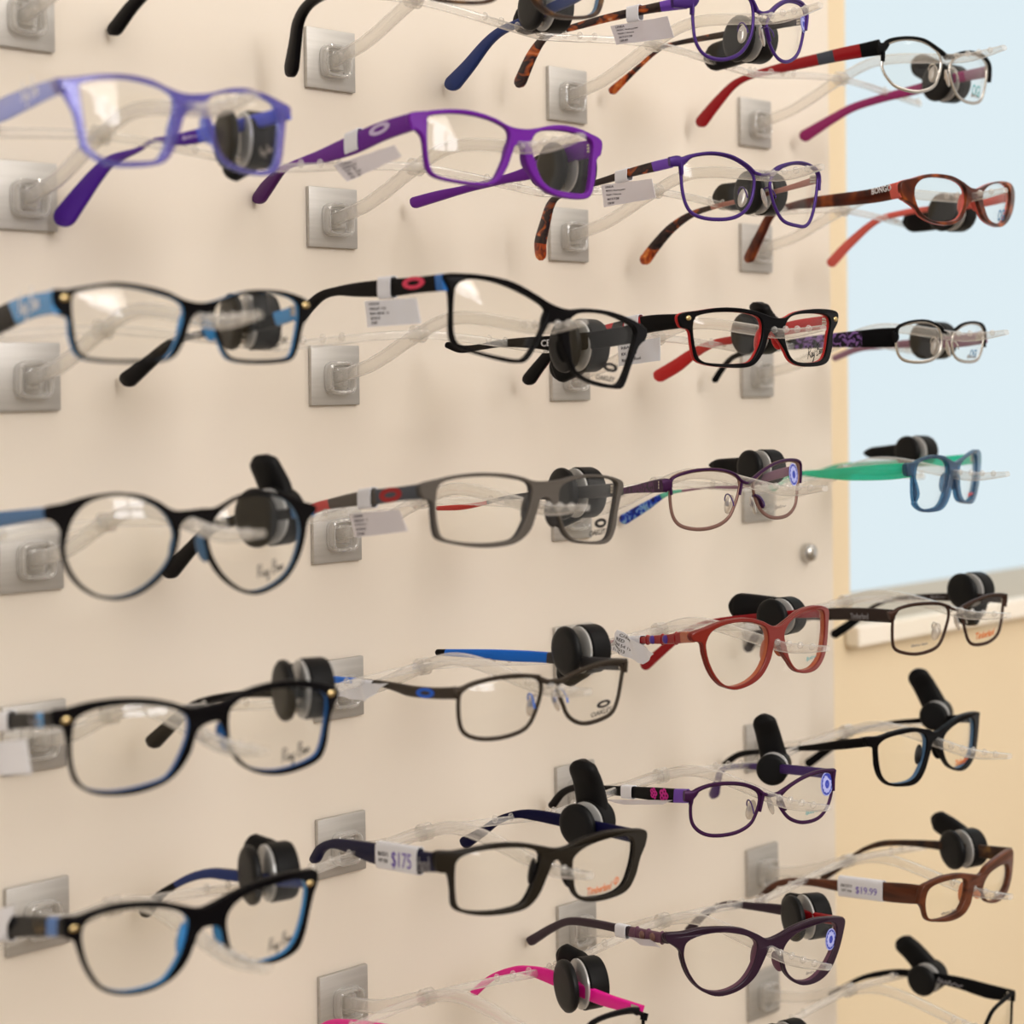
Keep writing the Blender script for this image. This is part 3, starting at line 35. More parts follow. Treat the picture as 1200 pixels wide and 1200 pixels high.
'D3':{"loc":[554.39,-162.21,-69.68],"yaw":9.5,"kind":"plastic","L":[[-46.12,5.81],[-44.58,10.32],[-39.8,12.77],[-27.55,14.03],[-15.01,12.84],[-8.29,8.82],[-8.15,1.78],[-12.91,-8.51],[-20.21,-15.68],[-31.19,-17.35],[-41.16,-16.2],[-46.16,-11.34],[-47.14,-2.15]],"R":[[9.17,5.69],[13.2,9.67],[22.23,12.28],[37.42,14.3],[46.58,13.07],[48.1,5.06],[43.03,-5.67],[34.16,-13.65],[23.46,-15.63],[14.39,-13.27],[9.56,-6.21]],"outer":[[-54.74,11.54],[-47.12,12.14],[-39.68,14.34],[-27.51,16.17],[-13.75,15.13],[-3.42,11.79],[5.24,10.65],[18.74,12.8],[35.13,15.86],[51.8,16.78],[64.44,12.94],[60.1,0.76],[48.72,-10.89],[36.42,-17.67],[21.54,-17.21],[8.18,-14.44],[3.34,-7.26],[1.13,-0.97],[4.07,3.61],[-0.21,3.76],[-2.3,-2.03],[-7.88,-12.31],[-16.73,-18.45],[-30.18,-19.53],[-40.23,-18.21],[-47.29,-13.37],[-43.98,-7.23],[-48.64,3.45],[-54.2,4.29]],"tl":{"h":[-50.73,7.72,7.67],"k":0.3,"st":[[0.43,4.54,-0.42,-4.54],[19.24,3.31,18.53,-6.84],[50.38,0.26,50.15,-8.26],[74.76,-2.12,74.83,-7.55],[92.05,-3.62,91.26,-7.21],[112.06,-8.43,109.43,-12.37],[121.83,-13.86,117.45,-17.58]]},"tr":{"h":[72.65,13.73,10.06],"k":0.1,"st":[[0.33,3.42,-0.33,-3.42],[22.21,1.33,21.71,-5.99],[40.53,-0.42,40.4,-6.3],[72.75,-3.26,72.67,-6.13],[90.95,-4.43,90.7,-7.58],[112.87,-6.54,112.02,-9.9],[132.44,-12.48,130.47,-16.98]]},"prints":[["scribble","R",23.99,-11.72,38.3,-10.91,"","print_red"]],"tlogo":[],"rlogo":[],"rivets":[]},
'D4':{"loc":[554.39,-162.88,-161.49],"yaw":-10.0,"kind":"metal","L":[[-49.55,6.25],[-47.23,10.57],[-42.07,12.71],[-31.4,13.84],[-15.8,13.23],[-7.99,10.73],[-6.04,5.48],[-8.44,-2.25],[-12.78,-10.95],[-19.03,-15.51],[-31.72,-17.54],[-42.35,-15.97],[-48.72,-12.75],[-50.17,-5.97]],"R":[[6.37,4.47],[9.46,8.77],[17.35,11.77],[31.43,14.1],[44.84,13.68],[51.49,11.28],[50.28,6.14],[47.88,-4.13],[43.41,-11.81],[33.02,-15.9],[19.71,-16.24],[12.64,-13.47],[8.94,-6.03]],"brow":[[[-52.91,7.78,2.9],[-49.77,9.04,2.26],[-47.23,11.12,1.13]],[[-50.06,5.16,0.81],[-47.86,10.82,0.81],[-42.07,13.05,0.73],[-31.4,14.28,0.65],[-15.8,13.68,0.73],[-5.98,10.58,0.82]],[[6.09,9.62,0.82],[16.46,12.41,0.66],[31.44,14.68,0.67],[44.85,14.38,0.76],[53.82,12.81,1.02]],[[53.12,12.88,1.02],[52.09,5.37,0.85]]],"bridge":[[-6.76,10.3,0.98],[-0.47,8.22,0.9],[6.43,9.48,0.99]],"tl":{"h":[-50.04,7.56,7.4],"k":-0.03,"st":[[-0.38,4.16,0.38,-4.16],[17.04,3.31,17.79,-5.35],[35.96,1.76,36.24,-6.29],[55.58,-0.55,55.09,-8.4],[82.4,-6.1,81.37,-11.4],[107.2,-13.0,104.84,-16.76],[126.39,-23.9,121.36,-26.79],[136.44,-35.2,129.69,-37.26]]},"tr":{"h":[56.2,9.02,9.44],"k":-0.24,"st":[[-0.25,2.6,0.25,-2.6],[15.57,2.59,15.86,-2.65],[44.83,0.99,44.87,-4.33],[78.02,-3.35,77.68,-6.27],[98.21,-9.94,97.31,-11.96],[109.07,-15.81,106.77,-18.5],[120.08,-22.85,116.37,-27.04],[135.94,-32.76,131.84,-37.68]]},"prints":[["text","R",18.19,-10.66,37.56,-9.32,"Timberland","print_orange"],["text","L",-37.53,-11.91,-25.05,-10.95,"demo lens","print_grey"]],"tlogo":[["text",34.11,-3.34,18.42,-1.98,"Timberland","print_silver"]],"rlogo":[["scribble",73.09,-4.51,61.12,-3.0,"","print_silver"],["scribble",55.86,-2.31,44.14,-1.12,"","print_silver"]],"rivets":[],"pads":[[-11.31,7.28,-5.54],[7.19,7.11,-1.07]]},
'D5':{"loc":[551.52,-148.0,-243.96],"yaw":-1.5,"kind":"plastic","L":[[-51.73,5.75],[-49.73,9.91],[-43.71,12.36],[-33.23,13.32],[-19.71,13.22],[-10.53,10.09],[-8.85,3.46],[-12.74,-7.18],[-20.07,-15.69],[-31.41,-17.57],[-43.0,-15.71],[-49.54,-8.61]],"R":[[9.59,3.98],[13.2,7.97],[22.61,11.25],[36.48,12.85],[50.38,11.73],[52.82,3.49],[49.11,-9.16],[39.73,-15.73],[27.13,-17.1],[15.92,-12.43],[10.06,-4.18]],"outer":[[-60.3,14.36],[-49.67,14.18],[-37.44,15.89],[-22.01,16.21],[-7.45,13.51],[1.78,10.42],[14.97,13.13],[34.71,16.71],[61.41,14.37],[62.29,9.35],[58.6,-4.22],[52.45,-14.77],[38.51,-20.13],[24.0,-18.08],[12.24,-11.0],[4.73,-1.87],[1.56,4.6],[-2.35,4.45],[-5.07,-2.21],[-11.59,-14.06],[-20.12,-19.97],[-33.58,-19.71],[-43.78,-17.28],[-50.27,-10.94],[-52.94,-2.58],[-53.22,6.46],[-59.41,9.09]],"tl":{"h":[-58.27,9.55,11.33],"k":0.11,"st":[[0.38,2.89,-0.38,-2.89],[22.94,-2.51,22.17,-8.39],[45.01,-8.52,44.56,-12.96],[70.23,-14.82,69.98,-17.41],[96.64,-20.57,96.18,-23.83],[116.89,-25.37,115.49,-29.1],[127.91,-30.91,124.76,-33.87],[134.67,-35.66,130.87,-38.23]]},"tr":{"h":[63.43,10.94,9.38],"k":-0.15,"st":[[0.04,2.85,-0.04,-2.85],[26.98,-1.27,26.81,-6.03],[45.67,-5.34,45.41,-8.74],[68.66,-10.31,68.21,-12.66],[92.52,-19.05,91.41,-21.17],[115.81,-33.32,112.48,-37.36],[132.76,-45.39,128.5,-50.12]]},"prints":[["text","R",23.88,-13.65,42.99,-13.64,"Timberland","print_orange"]],"tlogo":[],"rlogo":[],"rivets":[]},
'D6':{"loc":[554.39,-174.79,-330.98],"yaw":-0.5,"kind":"plastic","L":[[-46.48,1.52],[-43.31,8.73],[-33.2,11.27],[-17.87,10.87],[-10.06,8.95],[-8.9,3.51],[-12.17,-4.76],[-18.13,-9.51],[-29.24,-11.06],[-39.57,-10.63],[-45.04,-7.48]],"R":[[9.64,-0.31],[16.24,6.12],[29.23,8.58],[43.36,7.33],[46.96,1.84],[43.93,-5.14],[36.08,-9.38],[22.23,-11.44],[12.44,-7.25]],"outer":[[-49.25,10.94],[-43.09,13.23],[-31.06,15.01],[-15.51,13.99],[-0.65,10.53],[7.54,8.95],[16.42,13.05],[36.54,15.74],[53.84,15.21],[55.54,7.51],[50.7,-5.27],[40.2,-12.99],[25.5,-13.55],[13.35,-9.87],[7.99,-2.19],[2.58,2.01],[-0.78,1.13],[-2.66,-2.97],[-5.55,-8.34],[-12.76,-13.11],[-24.94,-14.39],[-37.42,-12.57],[-45.4,-9.95],[-48.46,-2.71],[-51.46,1.22],[-52.05,2.05]],"tl":{"h":[-47.84,7.08,5.98],"k":0.03,"st":[[-0.62,5.95,0.62,-5.96],[12.6,4.28,13.98,-8.36],[26.84,1.95,28.65,-10.28],[47.32,-1.52,48.91,-11.16],[66.57,-5.08,67.73,-12.17],[86.42,-8.28,86.98,-13.35],[107.0,-12.34,106.6,-16.96],[120.4,-17.93,117.94,-21.4],[129.79,-25.54,125.35,-27.93],[136.44,-33.28,131.5,-35.16]]},"tr":{"h":[55.84,8.93,11.71],"k":-0.27,"st":[[-0.11,3.44,0.11,-3.44],[12.84,2.82,13.75,-5.88],[31.83,2.28,32.84,-4.91],[51.43,1.09,52.03,-4.55],[71.42,-0.95,71.57,-4.99],[88.53,-3.75,88.0,-7.69],[100.8,-9.17,99.56,-12.03],[109.68,-15.28,107.93,-17.45],[118.81,-22.93,116.21,-26.03],[133.97,-33.71,130.95,-37.72]]},"prints":[["text","L",-33.25,-8.1,-18.96,-7.86,"demo lens","print_grey"],["scribble","R",24.33,-7.56,33.07,-7.95,"","print_grey"]],"tlogo":[],"rlogo":[],"rivets":[]},
'D7':{"loc":[577.23,-165.0,-437.33],"yaw":0.0,"kind":"metal","L":[[-60.72,6.26],[-54.35,11.47],[-38.96,12.55],[-17.34,9.71],[-5.19,3.68],[-5.33,-6.66],[-14.12,-16.14],[-28.9,-18.97],[-47.13,-15.39],[-58.2,-8.66]],"R":[[5.61,9.72],[16.0,17.06],[41.59,20.33],[43.38,7.87],[39.9,-4.79],[26.91,-11.4],[12.58,-8.66],[5.47,-0.67]],"brow":[[[-60.73,4.82,1.66],[-54.34,12.19,1.04],[-38.95,13.28,0.84],[-17.33,10.44,0.85],[-3.88,4.82,1.07]],[[5.07,10.62,0.97],[16.02,18.11,0.86],[42.41,21.15,1.1]],[[45.73,20.61,1.77],[45.19,14.96,1.32]]],"bridge":[[-4.4,4.66,1.17],[0.61,5.11,1.07],[5.6,8.98,1.07]],"tl":{"h":[-58.63,9.64,3.84],"k":0.26,"st":[[-0.72,4.55,0.72,-4.55],[19.67,-1.21,21.34,-9.93],[51.36,-9.37,52.65,-17.3],[87.67,-21.11,87.57,-26.65],[114.25,-32.97,110.86,-36.39],[133.88,-50.24,127.56,-52.26]]},"tr":{"h":[49.43,7.43,16.99],"k":-0.19,"st":[[-0.59,3.53,0.59,-3.54],[15.41,4.16,17.74,-5.67],[39.78,5.1,41.69,-2.92],[73.56,3.14,74.3,-2.07],[91.16,-0.45,90.79,-4.86],[108.89,-7.38,107.81,-10.59],[123.29,-16.38,121.72,-18.98],[136.21,-25.16,133.93,-28.41]]},"prints":[],"tlogo":[],"rlogo":[["scribble",53.63,-0.03,35.21,0.11,"","print_silver"]],"rivets":[]},
}
TAGS={
'B0':{"loc":[262.65,-89.89,200.95],"r":13,"ax":-12,"tail":-5,"len":2.3},
'C0':{"loc":[417.95,-106.64,200.84],"r":14,"ax":-10,"tail":-8,"len":2.9},
'D0':{"loc":[614.45,-115.45,195.16],"r":13,"ax":-8,"tail":35,"len":2.6},
'A1':{"loc":[47.38,-114.98,106.73],"r":13.3,"ax":-14,"tail":-30,"len":1.8},
'B1':{"loc":[240.9,-127.0,106.82],"r":13.8,"ax":-12,"tail":5,"len":2.4},
'C1':{"loc":[428.83,-104.47,109.04],"r":13.5,"ax":-10,"tail":2,"len":3.1},
'D1':{"loc":[613.57,-119.91,106.86],"r":13,"ax":-8,"tail":-4,"len":3.2},
'A2':{"loc":[55.44,-104.76,24.02],"r":13.3,"ax":-14,"tail":160,"len":1.5},
'B2':{"loc":[252.15,-123.63,13.91],"r":14.5,"ax":-12,"tail":-30,"len":1.9},
'C2':{"loc":[431.48,-98.51,23.28],"r":13,"ax":-10,"tail":100,"len":1.5},
'D2':{"loc":[613.08,-104.54,20.64],"r":13,"ax":-8,"tail":None,"len":0},
'A3':{"loc":[64.66,-106.97,-67.29],"r":14,"ax":8,"tail":82,"len":2.1},
'B3':{"loc":[255.93,-116.48,-65.46],"r":14,"ax":-12,"tail":-32,"len":2.0},
'C3':{"loc":[423.81,-107.15,-58.71],"r":11,"ax":-10,"tail":0,"len":4.2},
'D3':{"loc":[620.35,-85.03,-55.98],"r":11,"ax":-7,"tail":-3,"len":4.2},
'A4':{"loc":[61.34,-134.51,-144.4],"r":14,"ax":-17,"tail":0,"len":1.75},
'B4':{"loc":[236.83,-137.84,-145.95],"r":13,"ax":-12,"tail":-45,"len":1.9},
'C4':{"loc":[424.48,-121.99,-148.66],"r":11.5,"ax":0,"tail":5,"len":3.4},
'D4':{"loc":[609.53,-134.81,-148.14],"r":12,"ax":-6,"tail":-80,"len":2.0},
'A5':{"loc":[59.34,-107.7,-233.79],"r":13.8,"ax":-15,"tail":14,"len":1.9},
'B5':{"loc":[250.66,-128.7,-241.17],"r":11.5,"ax":8,"tail":85,"len":2.9},
'C5':{"loc":[445.69,-100.41,-247.03],"r":9.8,"ax":30,"tail":78,"len":3.4},
'D5':{"loc":[611.43,-107.99,-235.95],"r":9.8,"ax":22,"tail":64,"len":3.4},
'B6':{"loc":[265.65,-105.38,-337.28],"r":14.3,"ax":-20,"tail":20,"len":1.9},
'C6':{"loc":[438.51,-126.28,-333.24],"r":13.8,"ax":-24,"tail":0,"len":1.9},
'D6':{"loc":[601.33,-131.94,-321.6],"r":13,"ax":-20,"tail":25,"len":2.6},
'D7':{"loc":[614.9,-95.64,-421.52],"r":10.5,"ax":6,"tail":48,"len":3.0},
'C7':{"loc":[431.59,-116.39,-410.57],"r":12,"ax":-10,"tail":None,"len":0},
}
PRICE={
'B1':{"loc":[129.31,-95.64,114.96],"lx":[-0.0498,-0.9988,-0.0],"w":11.19,"h":9.75,"tilt":0.116,"poly":[[-14.67,-10.41],[38.06,-6.4],[44.24,-12.5],[-1.59,-19.81]],"text":["CONVX","OAKLEY","OX-81","06/15/13","124.00"],"hand":None},
'C1':{"loc":[311.92,-105.59,110.64],"lx":[-0.1243,-0.9922,-0.0],"w":10.66,"h":5.78,"tilt":0.069,"poly":[[-16.98,-3.72],[28.39,-4.9],[32.12,-15.8],[-14.86,-16.47]],"text":["LINEA","MODC Analog prime","Purple / Havana","06/15/128","128.00"],"hand":None},
'C0':{"loc":[312.25,-115.24,200.23],"lx":[0.0024,-1.0,-0.0],"w":9.14,"h":7.64,"tilt":-0.016,"poly":[[-16.23,-4.75],[27.63,-6.5],[32.45,-18.88],[-11.94,-15.84]],"text":["LINEA","MODC Analog prime","Purple / Havana","06/15/128","128.00"],"hand":None},
'B2':{"loc":[135.23,-113.16,41.85],"lx":[-0.1096,-0.994,-0.0],"w":11.84,"h":9.66,"tilt":-0.012,"poly":[[-17.24,-6.04],[30.65,-6.62],[35.29,-19.03],[-14.72,-18.94]],"text":["CONVX","OAKLEY OX","Plastic 8038 - 05","06/15/13","124.00"],"hand":None},
'B3':{"loc":[123.92,-109.76,-61.52],"lx":[-0.1835,-0.983,-0.0],"w":13.76,"h":8.78,"tilt":0.11,"poly":[[-15.03,-8.37],[38.11,-3.09],[47.66,-12.79],[-9.1,-19.7]],"text":["CONVX","OAKLEY OX","OX 81 05 Gray","06/15/13","124.00"],"hand":None},
'C2':{"loc":[312.56,-111.65,26.21],"lx":[-0.091,-0.9959,-0.0],"w":11.61,"h":9.61,"tilt":0.085,"poly":[[-10.42,-10.77],[25.5,-7.54],[24.36,-20.49],[-10.63,-23.02]],"text":["RBAN","RX 5206","Black / Red"],"hand":None},
'A4':{"loc":[-52.58,-80.41,-150.12],"lx":[-0.1144,-0.9934,-0.0],"w":15.08,"h":7.41,"tilt":0.191,"poly":[[-26.18,-14.05],[31.32,-2.45],[37.66,-15.87],[-26.92,-28.21]],"text":["RBAN","RX 5228"],"hand":None},
'A5':{"loc":[-51.79,-71.2,-242.85],"lx":[-0.107,-0.9943,-0.0],"w":25.9,"h":10.49,"tilt":0.274,"poly":[[-14.63,3.86],[26.66,17.49],[9.56,-1.7],[-15.28,-9.03]],"text":["RBAN"],"hand":None},
'B4':{"loc":[147.61,-74.68,-160.17],"lx":[-0.1193,-0.9929,-0.0],"w":18.96,"h":3.96,"tilt":0.074,"poly":[[-22.82,-2.29],[26.79,4.36],[4.76,-7.76],[-23.58,-9.09]],"text":[],"hand":None},
'C4':{"loc":[327.15,-95.74,-155.15],"lx":[-0.279,-0.9603,-0.0],"w":17.55,"h":4.43,"tilt":0.165,"poly":[[-13.59,5.0],[27.16,-3.62],[14.56,-11.28],[-26.53,-7.94]],"text":["CARAV","RED","Red 54 15","06/15/13","119.00"],"hand":None},
'B5':{"loc":[131.07,-121.79,-237.45],"lx":[-0.1858,-0.9826,-0.0],"w":42.95,"h":12.11,"tilt":0.149,"text":[],"hand":"$175"},
'D6':{"loc":[508.41,-120.91,-331.1],"lx":[-0.0387,-0.9993,-0.0],"w":35.48,"h":12.01,"tilt":0.115,"text":[],"hand":"$19.99"},
'C5':{"loc":[328.88,-87.97,-244.28],"lx":[-0.1736,-0.9848,-0.0],"w":10.07,"h":6.46,"tilt":0.143,"poly":[[-21.03,-8.19],[44.91,4.47],[36.36,0.29],[-1.6,-7.31]],"text":[],"hand":None},
'C6':{"loc":[314.31,-95.98,-320.6],"lx":[-0.1341,-0.991,-0.0],"w":9.47,"h":6.36,"tilt":0.116,"poly":[[9.2,-0.61],[27.5,2.81],[38.15,1.03],[19.67,-2.19]],"text":[],"hand":None},
}

WRAP = 225.0     # radius of the face-form curve of every front
# ------------------------------------------------------------------ materials
def lin(c):
    return tuple(((v/255)/12.92 if v/255 <= .04045 else ((v/255+.055)/1.055)**2.4) for v in c)
MATS = {}
def pbsdf(name, rgb, rough=.4, metal=0., coat=0., spec=.19, emit=None, estr=0.):
    m = bpy.data.materials.new(name); m.use_nodes = True
    b = m.node_tree.nodes['Principled BSDF']
    b.inputs['Base Color'].default_value = (*lin(rgb), 1)
    b.inputs['Roughness'].default_value = rough
    b.inputs['Metallic'].default_value = metal
    b.inputs['Coat Weight'].default_value = coat*.3
    b.inputs['Coat Roughness'].default_value = .12
    b.inputs['Specular IOR Level'].default_value = spec
    if emit:
        b.inputs['Emission Color'].default_value = (*lin(emit), 1); b.inputs['Emission Strength'].default_value = estr
    MATS[name] = m
    return m
def noise_cols(name, stops, scale=90, rough=.3, detail=2., distort=0., stretch=(1, 1, 1), coat=.3, metal=0.):
    m = pbsdf(name, (128, 128, 128), rough, metal, coat)
    nt = m.node_tree; N = nt.nodes; L = nt.links
    tc = N.new('ShaderNodeTexCoord'); mp = N.new('ShaderNodeMapping'); mp.inputs['Scale'].default_value = stretch
    nz = N.new('ShaderNodeTexNoise'); nz.inputs['Scale'].default_value = scale; nz.inputs['Detail'].default_value = detail
    nz.inputs['Distortion'].default_value = distort
    cr = N.new('ShaderNodeValToRGB')
    el = cr.color_ramp.elements
    while len(el) < len(stops): el.new(.5)
    for e, (p, c) in zip(el, stops):
        e.position = p; e.color = (*lin(c), 1)
    L.new(tc.outputs['Object'], mp.inputs['Vector']); L.new(mp.outputs['Vector'], nz.inputs['Vector'])
    L.new(nz.outputs['Fac'], cr.inputs['Fac']); L.new(cr.outputs['Color'], N['Principled BSDF'].inputs['Base Color'])
    return m
def clear(name, tint, body, f0=.04, f90=1., bodyfac=0., edge=0., rough=.03, power=4.):
    """clear plastic / glass: see-through, a fresnel-like gloss, and a little milky body that grows towards the edges"""
    m = bpy.data.materials.new(name); m.use_nodes = True
    nt = m.node_tree; N = nt.nodes; L = nt.links; N.remove(N['Principled BSDF'])
    out = N['Material Output']
    tr = N.new('ShaderNodeBsdfTransparent'); tr.inputs['Color'].default_value = (*lin(tint), 1)
    df = N.new('ShaderNodeBsdfPrincipled'); df.inputs['Base Color'].default_value = (*lin(body), 1); df.inputs['Roughness'].default_value = .3
    gl = N.new('ShaderNodeBsdfGlossy'); gl.inputs['Roughness'].default_value = rough
    lw = N.new('ShaderNodeLayerWeight'); lw.inputs['Blend'].default_value = .5
    pw = N.new('ShaderNodeMath'); pw.operation = 'POWER'; pw.inputs[1].default_value = power
    L.new(lw.outputs['Facing'], pw.inputs[0])
    def ramp(a, b):
        n = N.new('ShaderNodeMapRange'); n.inputs['To Min'].default_value = a; n.inputs['To Max'].default_value = b
        L.new(pw.outputs[0], n.inputs['Value']); return n.outputs['Result']
    m1 = N.new('ShaderNodeMixShader'); L.new(ramp(bodyfac, min(1, bodyfac+edge)), m1.inputs['Fac'])
    L.new(tr.outputs[0], m1.inputs[1]); L.new(df.outputs[0], m1.inputs[2])
    m2 = N.new('ShaderNodeMixShader'); L.new(ramp(f0, f90), m2.inputs['Fac'])
    L.new(m1.outputs[0], m2.inputs[1]); L.new(gl.outputs[0], m2.inputs[2])
    L.new(m2.outputs[0], out.inputs['Surface'])
    MATS[name] = m
    return m
P = pbsdf
P('black', (9, 8, 11), .32, coat=.12, spec=.05); P('black_matte', (15, 13, 14), .5, spec=.05); P('black_soft', (13, 14, 16), .5, spec=.06)
P('tag_black', (14, 14, 15), .5, spec=.15); P('tag_black_face', (9, 10, 12), .45, spec=.2)
P('navy', (16, 16, 54), .4, spec=.05); P('navy_mid', (32, 52, 112), .45); P('blue_lining', (64, 142, 205), .25, coat=.3)
P('blue_deep', (40, 105, 180), .3, coat=.3); P('blue_grey', (84, 118, 152), .4); P('steel_temple', (58, 108, 160), .4)
P('purple_matte', (104, 26, 148), .42); P('purple_dark', (74, 20, 92), .45); P('violet_tip', (74, 26, 146), .32, coat=.3)
P('violet_blue', (78, 88, 205), .3, coat=.3); P('violet_metal', (62, 34, 108), .36, metal=.3, coat=.2); P('violet_bright', (112, 70, 185), .3, metal=.4, coat=.3)
P('plum_metal', (56, 22, 62), .4, metal=.3); P('plum', (44, 24, 42), .32, coat=.2); P('plum_lining', (104, 68, 88), .35); P('mauve', (150, 112, 134), .4)
P('red', (192, 32, 34), .3, coat=.4); P('red_dark', (150, 18, 28), .3, coat=.3); P('coral', (214, 98, 88), .38, coat=.1); P('magenta_temple', (150, 44, 104), .35, coat=.2)
P('hot_pink', (236, 28, 152), .35, coat=.3); P('grey_taupe', (84, 78, 72), .5, spec=.2); P('grey_dark', (62, 60, 60), .45); P('slate', (66, 72, 84), .45)
P('gunmetal', (54, 46, 38), .42, metal=.4); P('brown_metal', (58, 38, 30), .4, metal=.3); P('brown_dark', (42, 29, 25), .38, coat=.1); P('brown', (116, 66, 40), .35, coat=.3)
P('sport_blue', (6, 108, 218), .4); P('silver', (190, 186, 180), .25, metal=1.); P('gold', (214, 190, 140), .22, metal=1.); P('olive_black', (32, 27, 20), .32, coat=.2, spec=.13)
P('copper', (170, 120, 110), .3, metal=.8); P('amber', (226, 138, 84), .3, coat=.3); P('bronze', (122, 92, 84), .35, metal=.3)
P('print_dark', (34, 32, 34), .6); P('print_grey', (150, 142, 136), .6); P('print_orange', (226, 118, 52), .6); P('print_teal', (120, 176, 180), .6)
P('print_blue', (74, 120, 160), .6); P('print_blue2', (30, 100, 220), .5); P('print_white', (236, 236, 240), .5); P('print_silver', (140, 138, 142), .5); P('print_gold', (120, 100, 70), .5)
P('print_lilac', (206, 190, 226), .4); P('print_pink', (226, 62, 96), .5); P('print_darkred', (168, 26, 34), .5); P('print_red', (220, 70, 60), .5); P('print_magenta', (206, 36, 150), .5)
P('ink', (60, 56, 66), .7); P('pen', (112, 88, 190), .7); P('paper', (236, 238, 246), .55)
P('sticker_blue', (52, 66, 178), .4); P('sticker_white', (176, 182, 238), .4)
P('stud_purple', (86, 60, 150), .3, coat=.5)
noise_cols('tortoise', [(.3, (20, 15, 20)), (.48, (58, 40, 36)), (.55, (30, 24, 34)), (.68, (196, 96, 40)), (.8, (225, 190, 150))], 160, .3, 1.5, .6, (1, .5, 1))
noise_cols('tortoise_orange', [(.25, (30, 16, 14)), (.5, (176, 70, 22)), (.75, (236, 150, 74))], 180, .3, 1.5, .6)
noise_cols('tortoise_dark', [(.3, (30, 20, 18)), (.6, (66, 44, 28)), (.8, (120, 84, 40))], 150, .3, 1.5, .4)
noise_cols('havana', [(.3, (44, 16, 12)), (.55, (86, 34, 16)), (.78, (170, 84, 30))], 90, .3, 1., .3)
noise_cols('floral', [(.40, (14, 12, 24)), (.50, (34, 22, 52)), (.56, (150, 110, 180)), (.68, (96, 66, 140))], 210, .35, 2., 1.6)
noise_cols('plum_pattern', [(.35, (44, 20, 50)), (.6, (88, 34, 92)), (.75, (60, 28, 66))], 420, .4, 1.)
noise_cols('blue_pattern', [(.3, (22, 20, 60)), (.5, (24, 62, 190)), (.62, (140, 190, 224)), (.75, (70, 40, 90))], 230, .35, 2., .8)
noise_cols('red_camo', [(.5, (20, 18, 20)), (.54, (200, 30, 44))], 110, .35, 0.5, .4)
noise_cols('wood_brown', [(.3, (62, 30, 16)), (.6, (96, 50, 28)), (.8, (116, 66, 38))], 60, .32, 2., .3, (1, .3, 3))
noise_cols('multi_print', [(.38, (26, 44, 52)), (.5, (90, 120, 96)), (.58, (206, 190, 176)), (.66, (190, 60, 110))], 200, .3, 1.5, .6)
clear('lens', (254, 254, 253), (255, 255, 255), .024, .5, .0, .02, .02, 5)
clear('acrylic', (253, 252, 250), (255, 253, 250), .05, .6, .13, .5, .05, 2)
clear('lavender_clear', (206, 196, 232), (128, 112, 184), .05, .6, .13, .28, .08)
clear('ice_blue_clear', (196, 206, 250), (164, 184, 255), .05, .6, .22, .3, .1)
clear('navy_clear', (120, 120, 200), (74, 70, 170), .05, .5, .75, .2, .1)
clear('steel_clear', (150, 190, 212), (48, 96, 132), .04, .4, .22, .3, .08)
clear('teal_clear', (110, 240, 214), (10, 214, 178), .04, .4, .42, .2, .1)
clear('teal_pale_clear', (150, 230, 214), (110, 214, 190), .05, .5, .4, .3, .1)
P('red_brown', (118, 28, 18), .28, coat=.4, spec=.3)
clear('orange_clear', (226, 130, 80), (196, 94, 48), .04, .35, .82, .1, .1)
clear('ring_clear', (235, 235, 235), (226, 226, 224), .06, .6, .55, .3, .1)
clear('label_clear', (246, 244, 248), (238, 235, 243), .04, .4, .66, .2, .2)
clear('pad_clear', (246, 240, 232), (238, 230, 222), .06, .6, .4, .4, .06, 2)
# brushed metal for the wall plates
m = noise_cols('brushed_metal', [(.3, (190, 187, 182)), (.7, (204, 201, 196))], 300, .58, 3., 0., (.06, 1, 1), 0., .9)
MATS['panel'] = noise_cols('panel', [(.3, (231, 220, 205)), (.7, (234, 224, 210))], 3, .38, 2., 0., (1, 1, 1), 0.)
MATS['panel'].node_tree.nodes['Principled BSDF'].inputs['Specular IOR Level'].default_value = .35
noise_cols('cream_paint', [(.3, (232, 213, 180)), (.7, (235, 217, 185))], 4, .7, 3., 0., (1, 1, 1), 0.)
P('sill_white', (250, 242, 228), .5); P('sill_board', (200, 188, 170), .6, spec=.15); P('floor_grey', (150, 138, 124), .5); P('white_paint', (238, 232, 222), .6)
P('daylight_glass', (60, 64, 66), .5, emit=(214, 230, 237), estr=.81)
P('window_glow', (240, 244, 250), .3, emit=(246, 248, 255), estr=8.0)
P('lamp_glow', (255, 246, 232), .3, emit=(255, 244, 226), estr=6.0)
P('chrome', (200, 198, 194), .18, metal=1.)
# ------------------------------------------------------------------ building helpers
def empty(name, loc, rz=0.):
    o = bpy.data.objects.new(name, None); COL.objects.link(o); o.location = loc; o.rotation_euler = (0, 0, rz)
    o.empty_display_size = .02
    return o
def tag(o, label, cat, group=None):
    o['label'] = label; o['category'] = cat
    if group: o['group'] = group
    return o
def finish(me, mats, smooth=40):
    for mt in mats: me.materials.append(MATS[mt])
    if smooth:
        me.polygons.foreach_set('use_smooth', [True]*len(me.polygons))
        me.set_sharp_from_angle(angle=math.radians(smooth))
    me.update()
def obj(name, bm, mats, parent=None, smooth=40):
    me = bpy.data.meshes.new(name)
    bmesh.ops.recalc_face_normals(bm, faces=bm.faces[:])
    bm.to_mesh(me); bm.free()
    if isinstance(mats, str): mats = [mats]
    finish(me, mats, smooth)
    o = bpy.data.objects.new(name, me); COL.objects.link(o)
    if parent: o.parent = parent
    return o
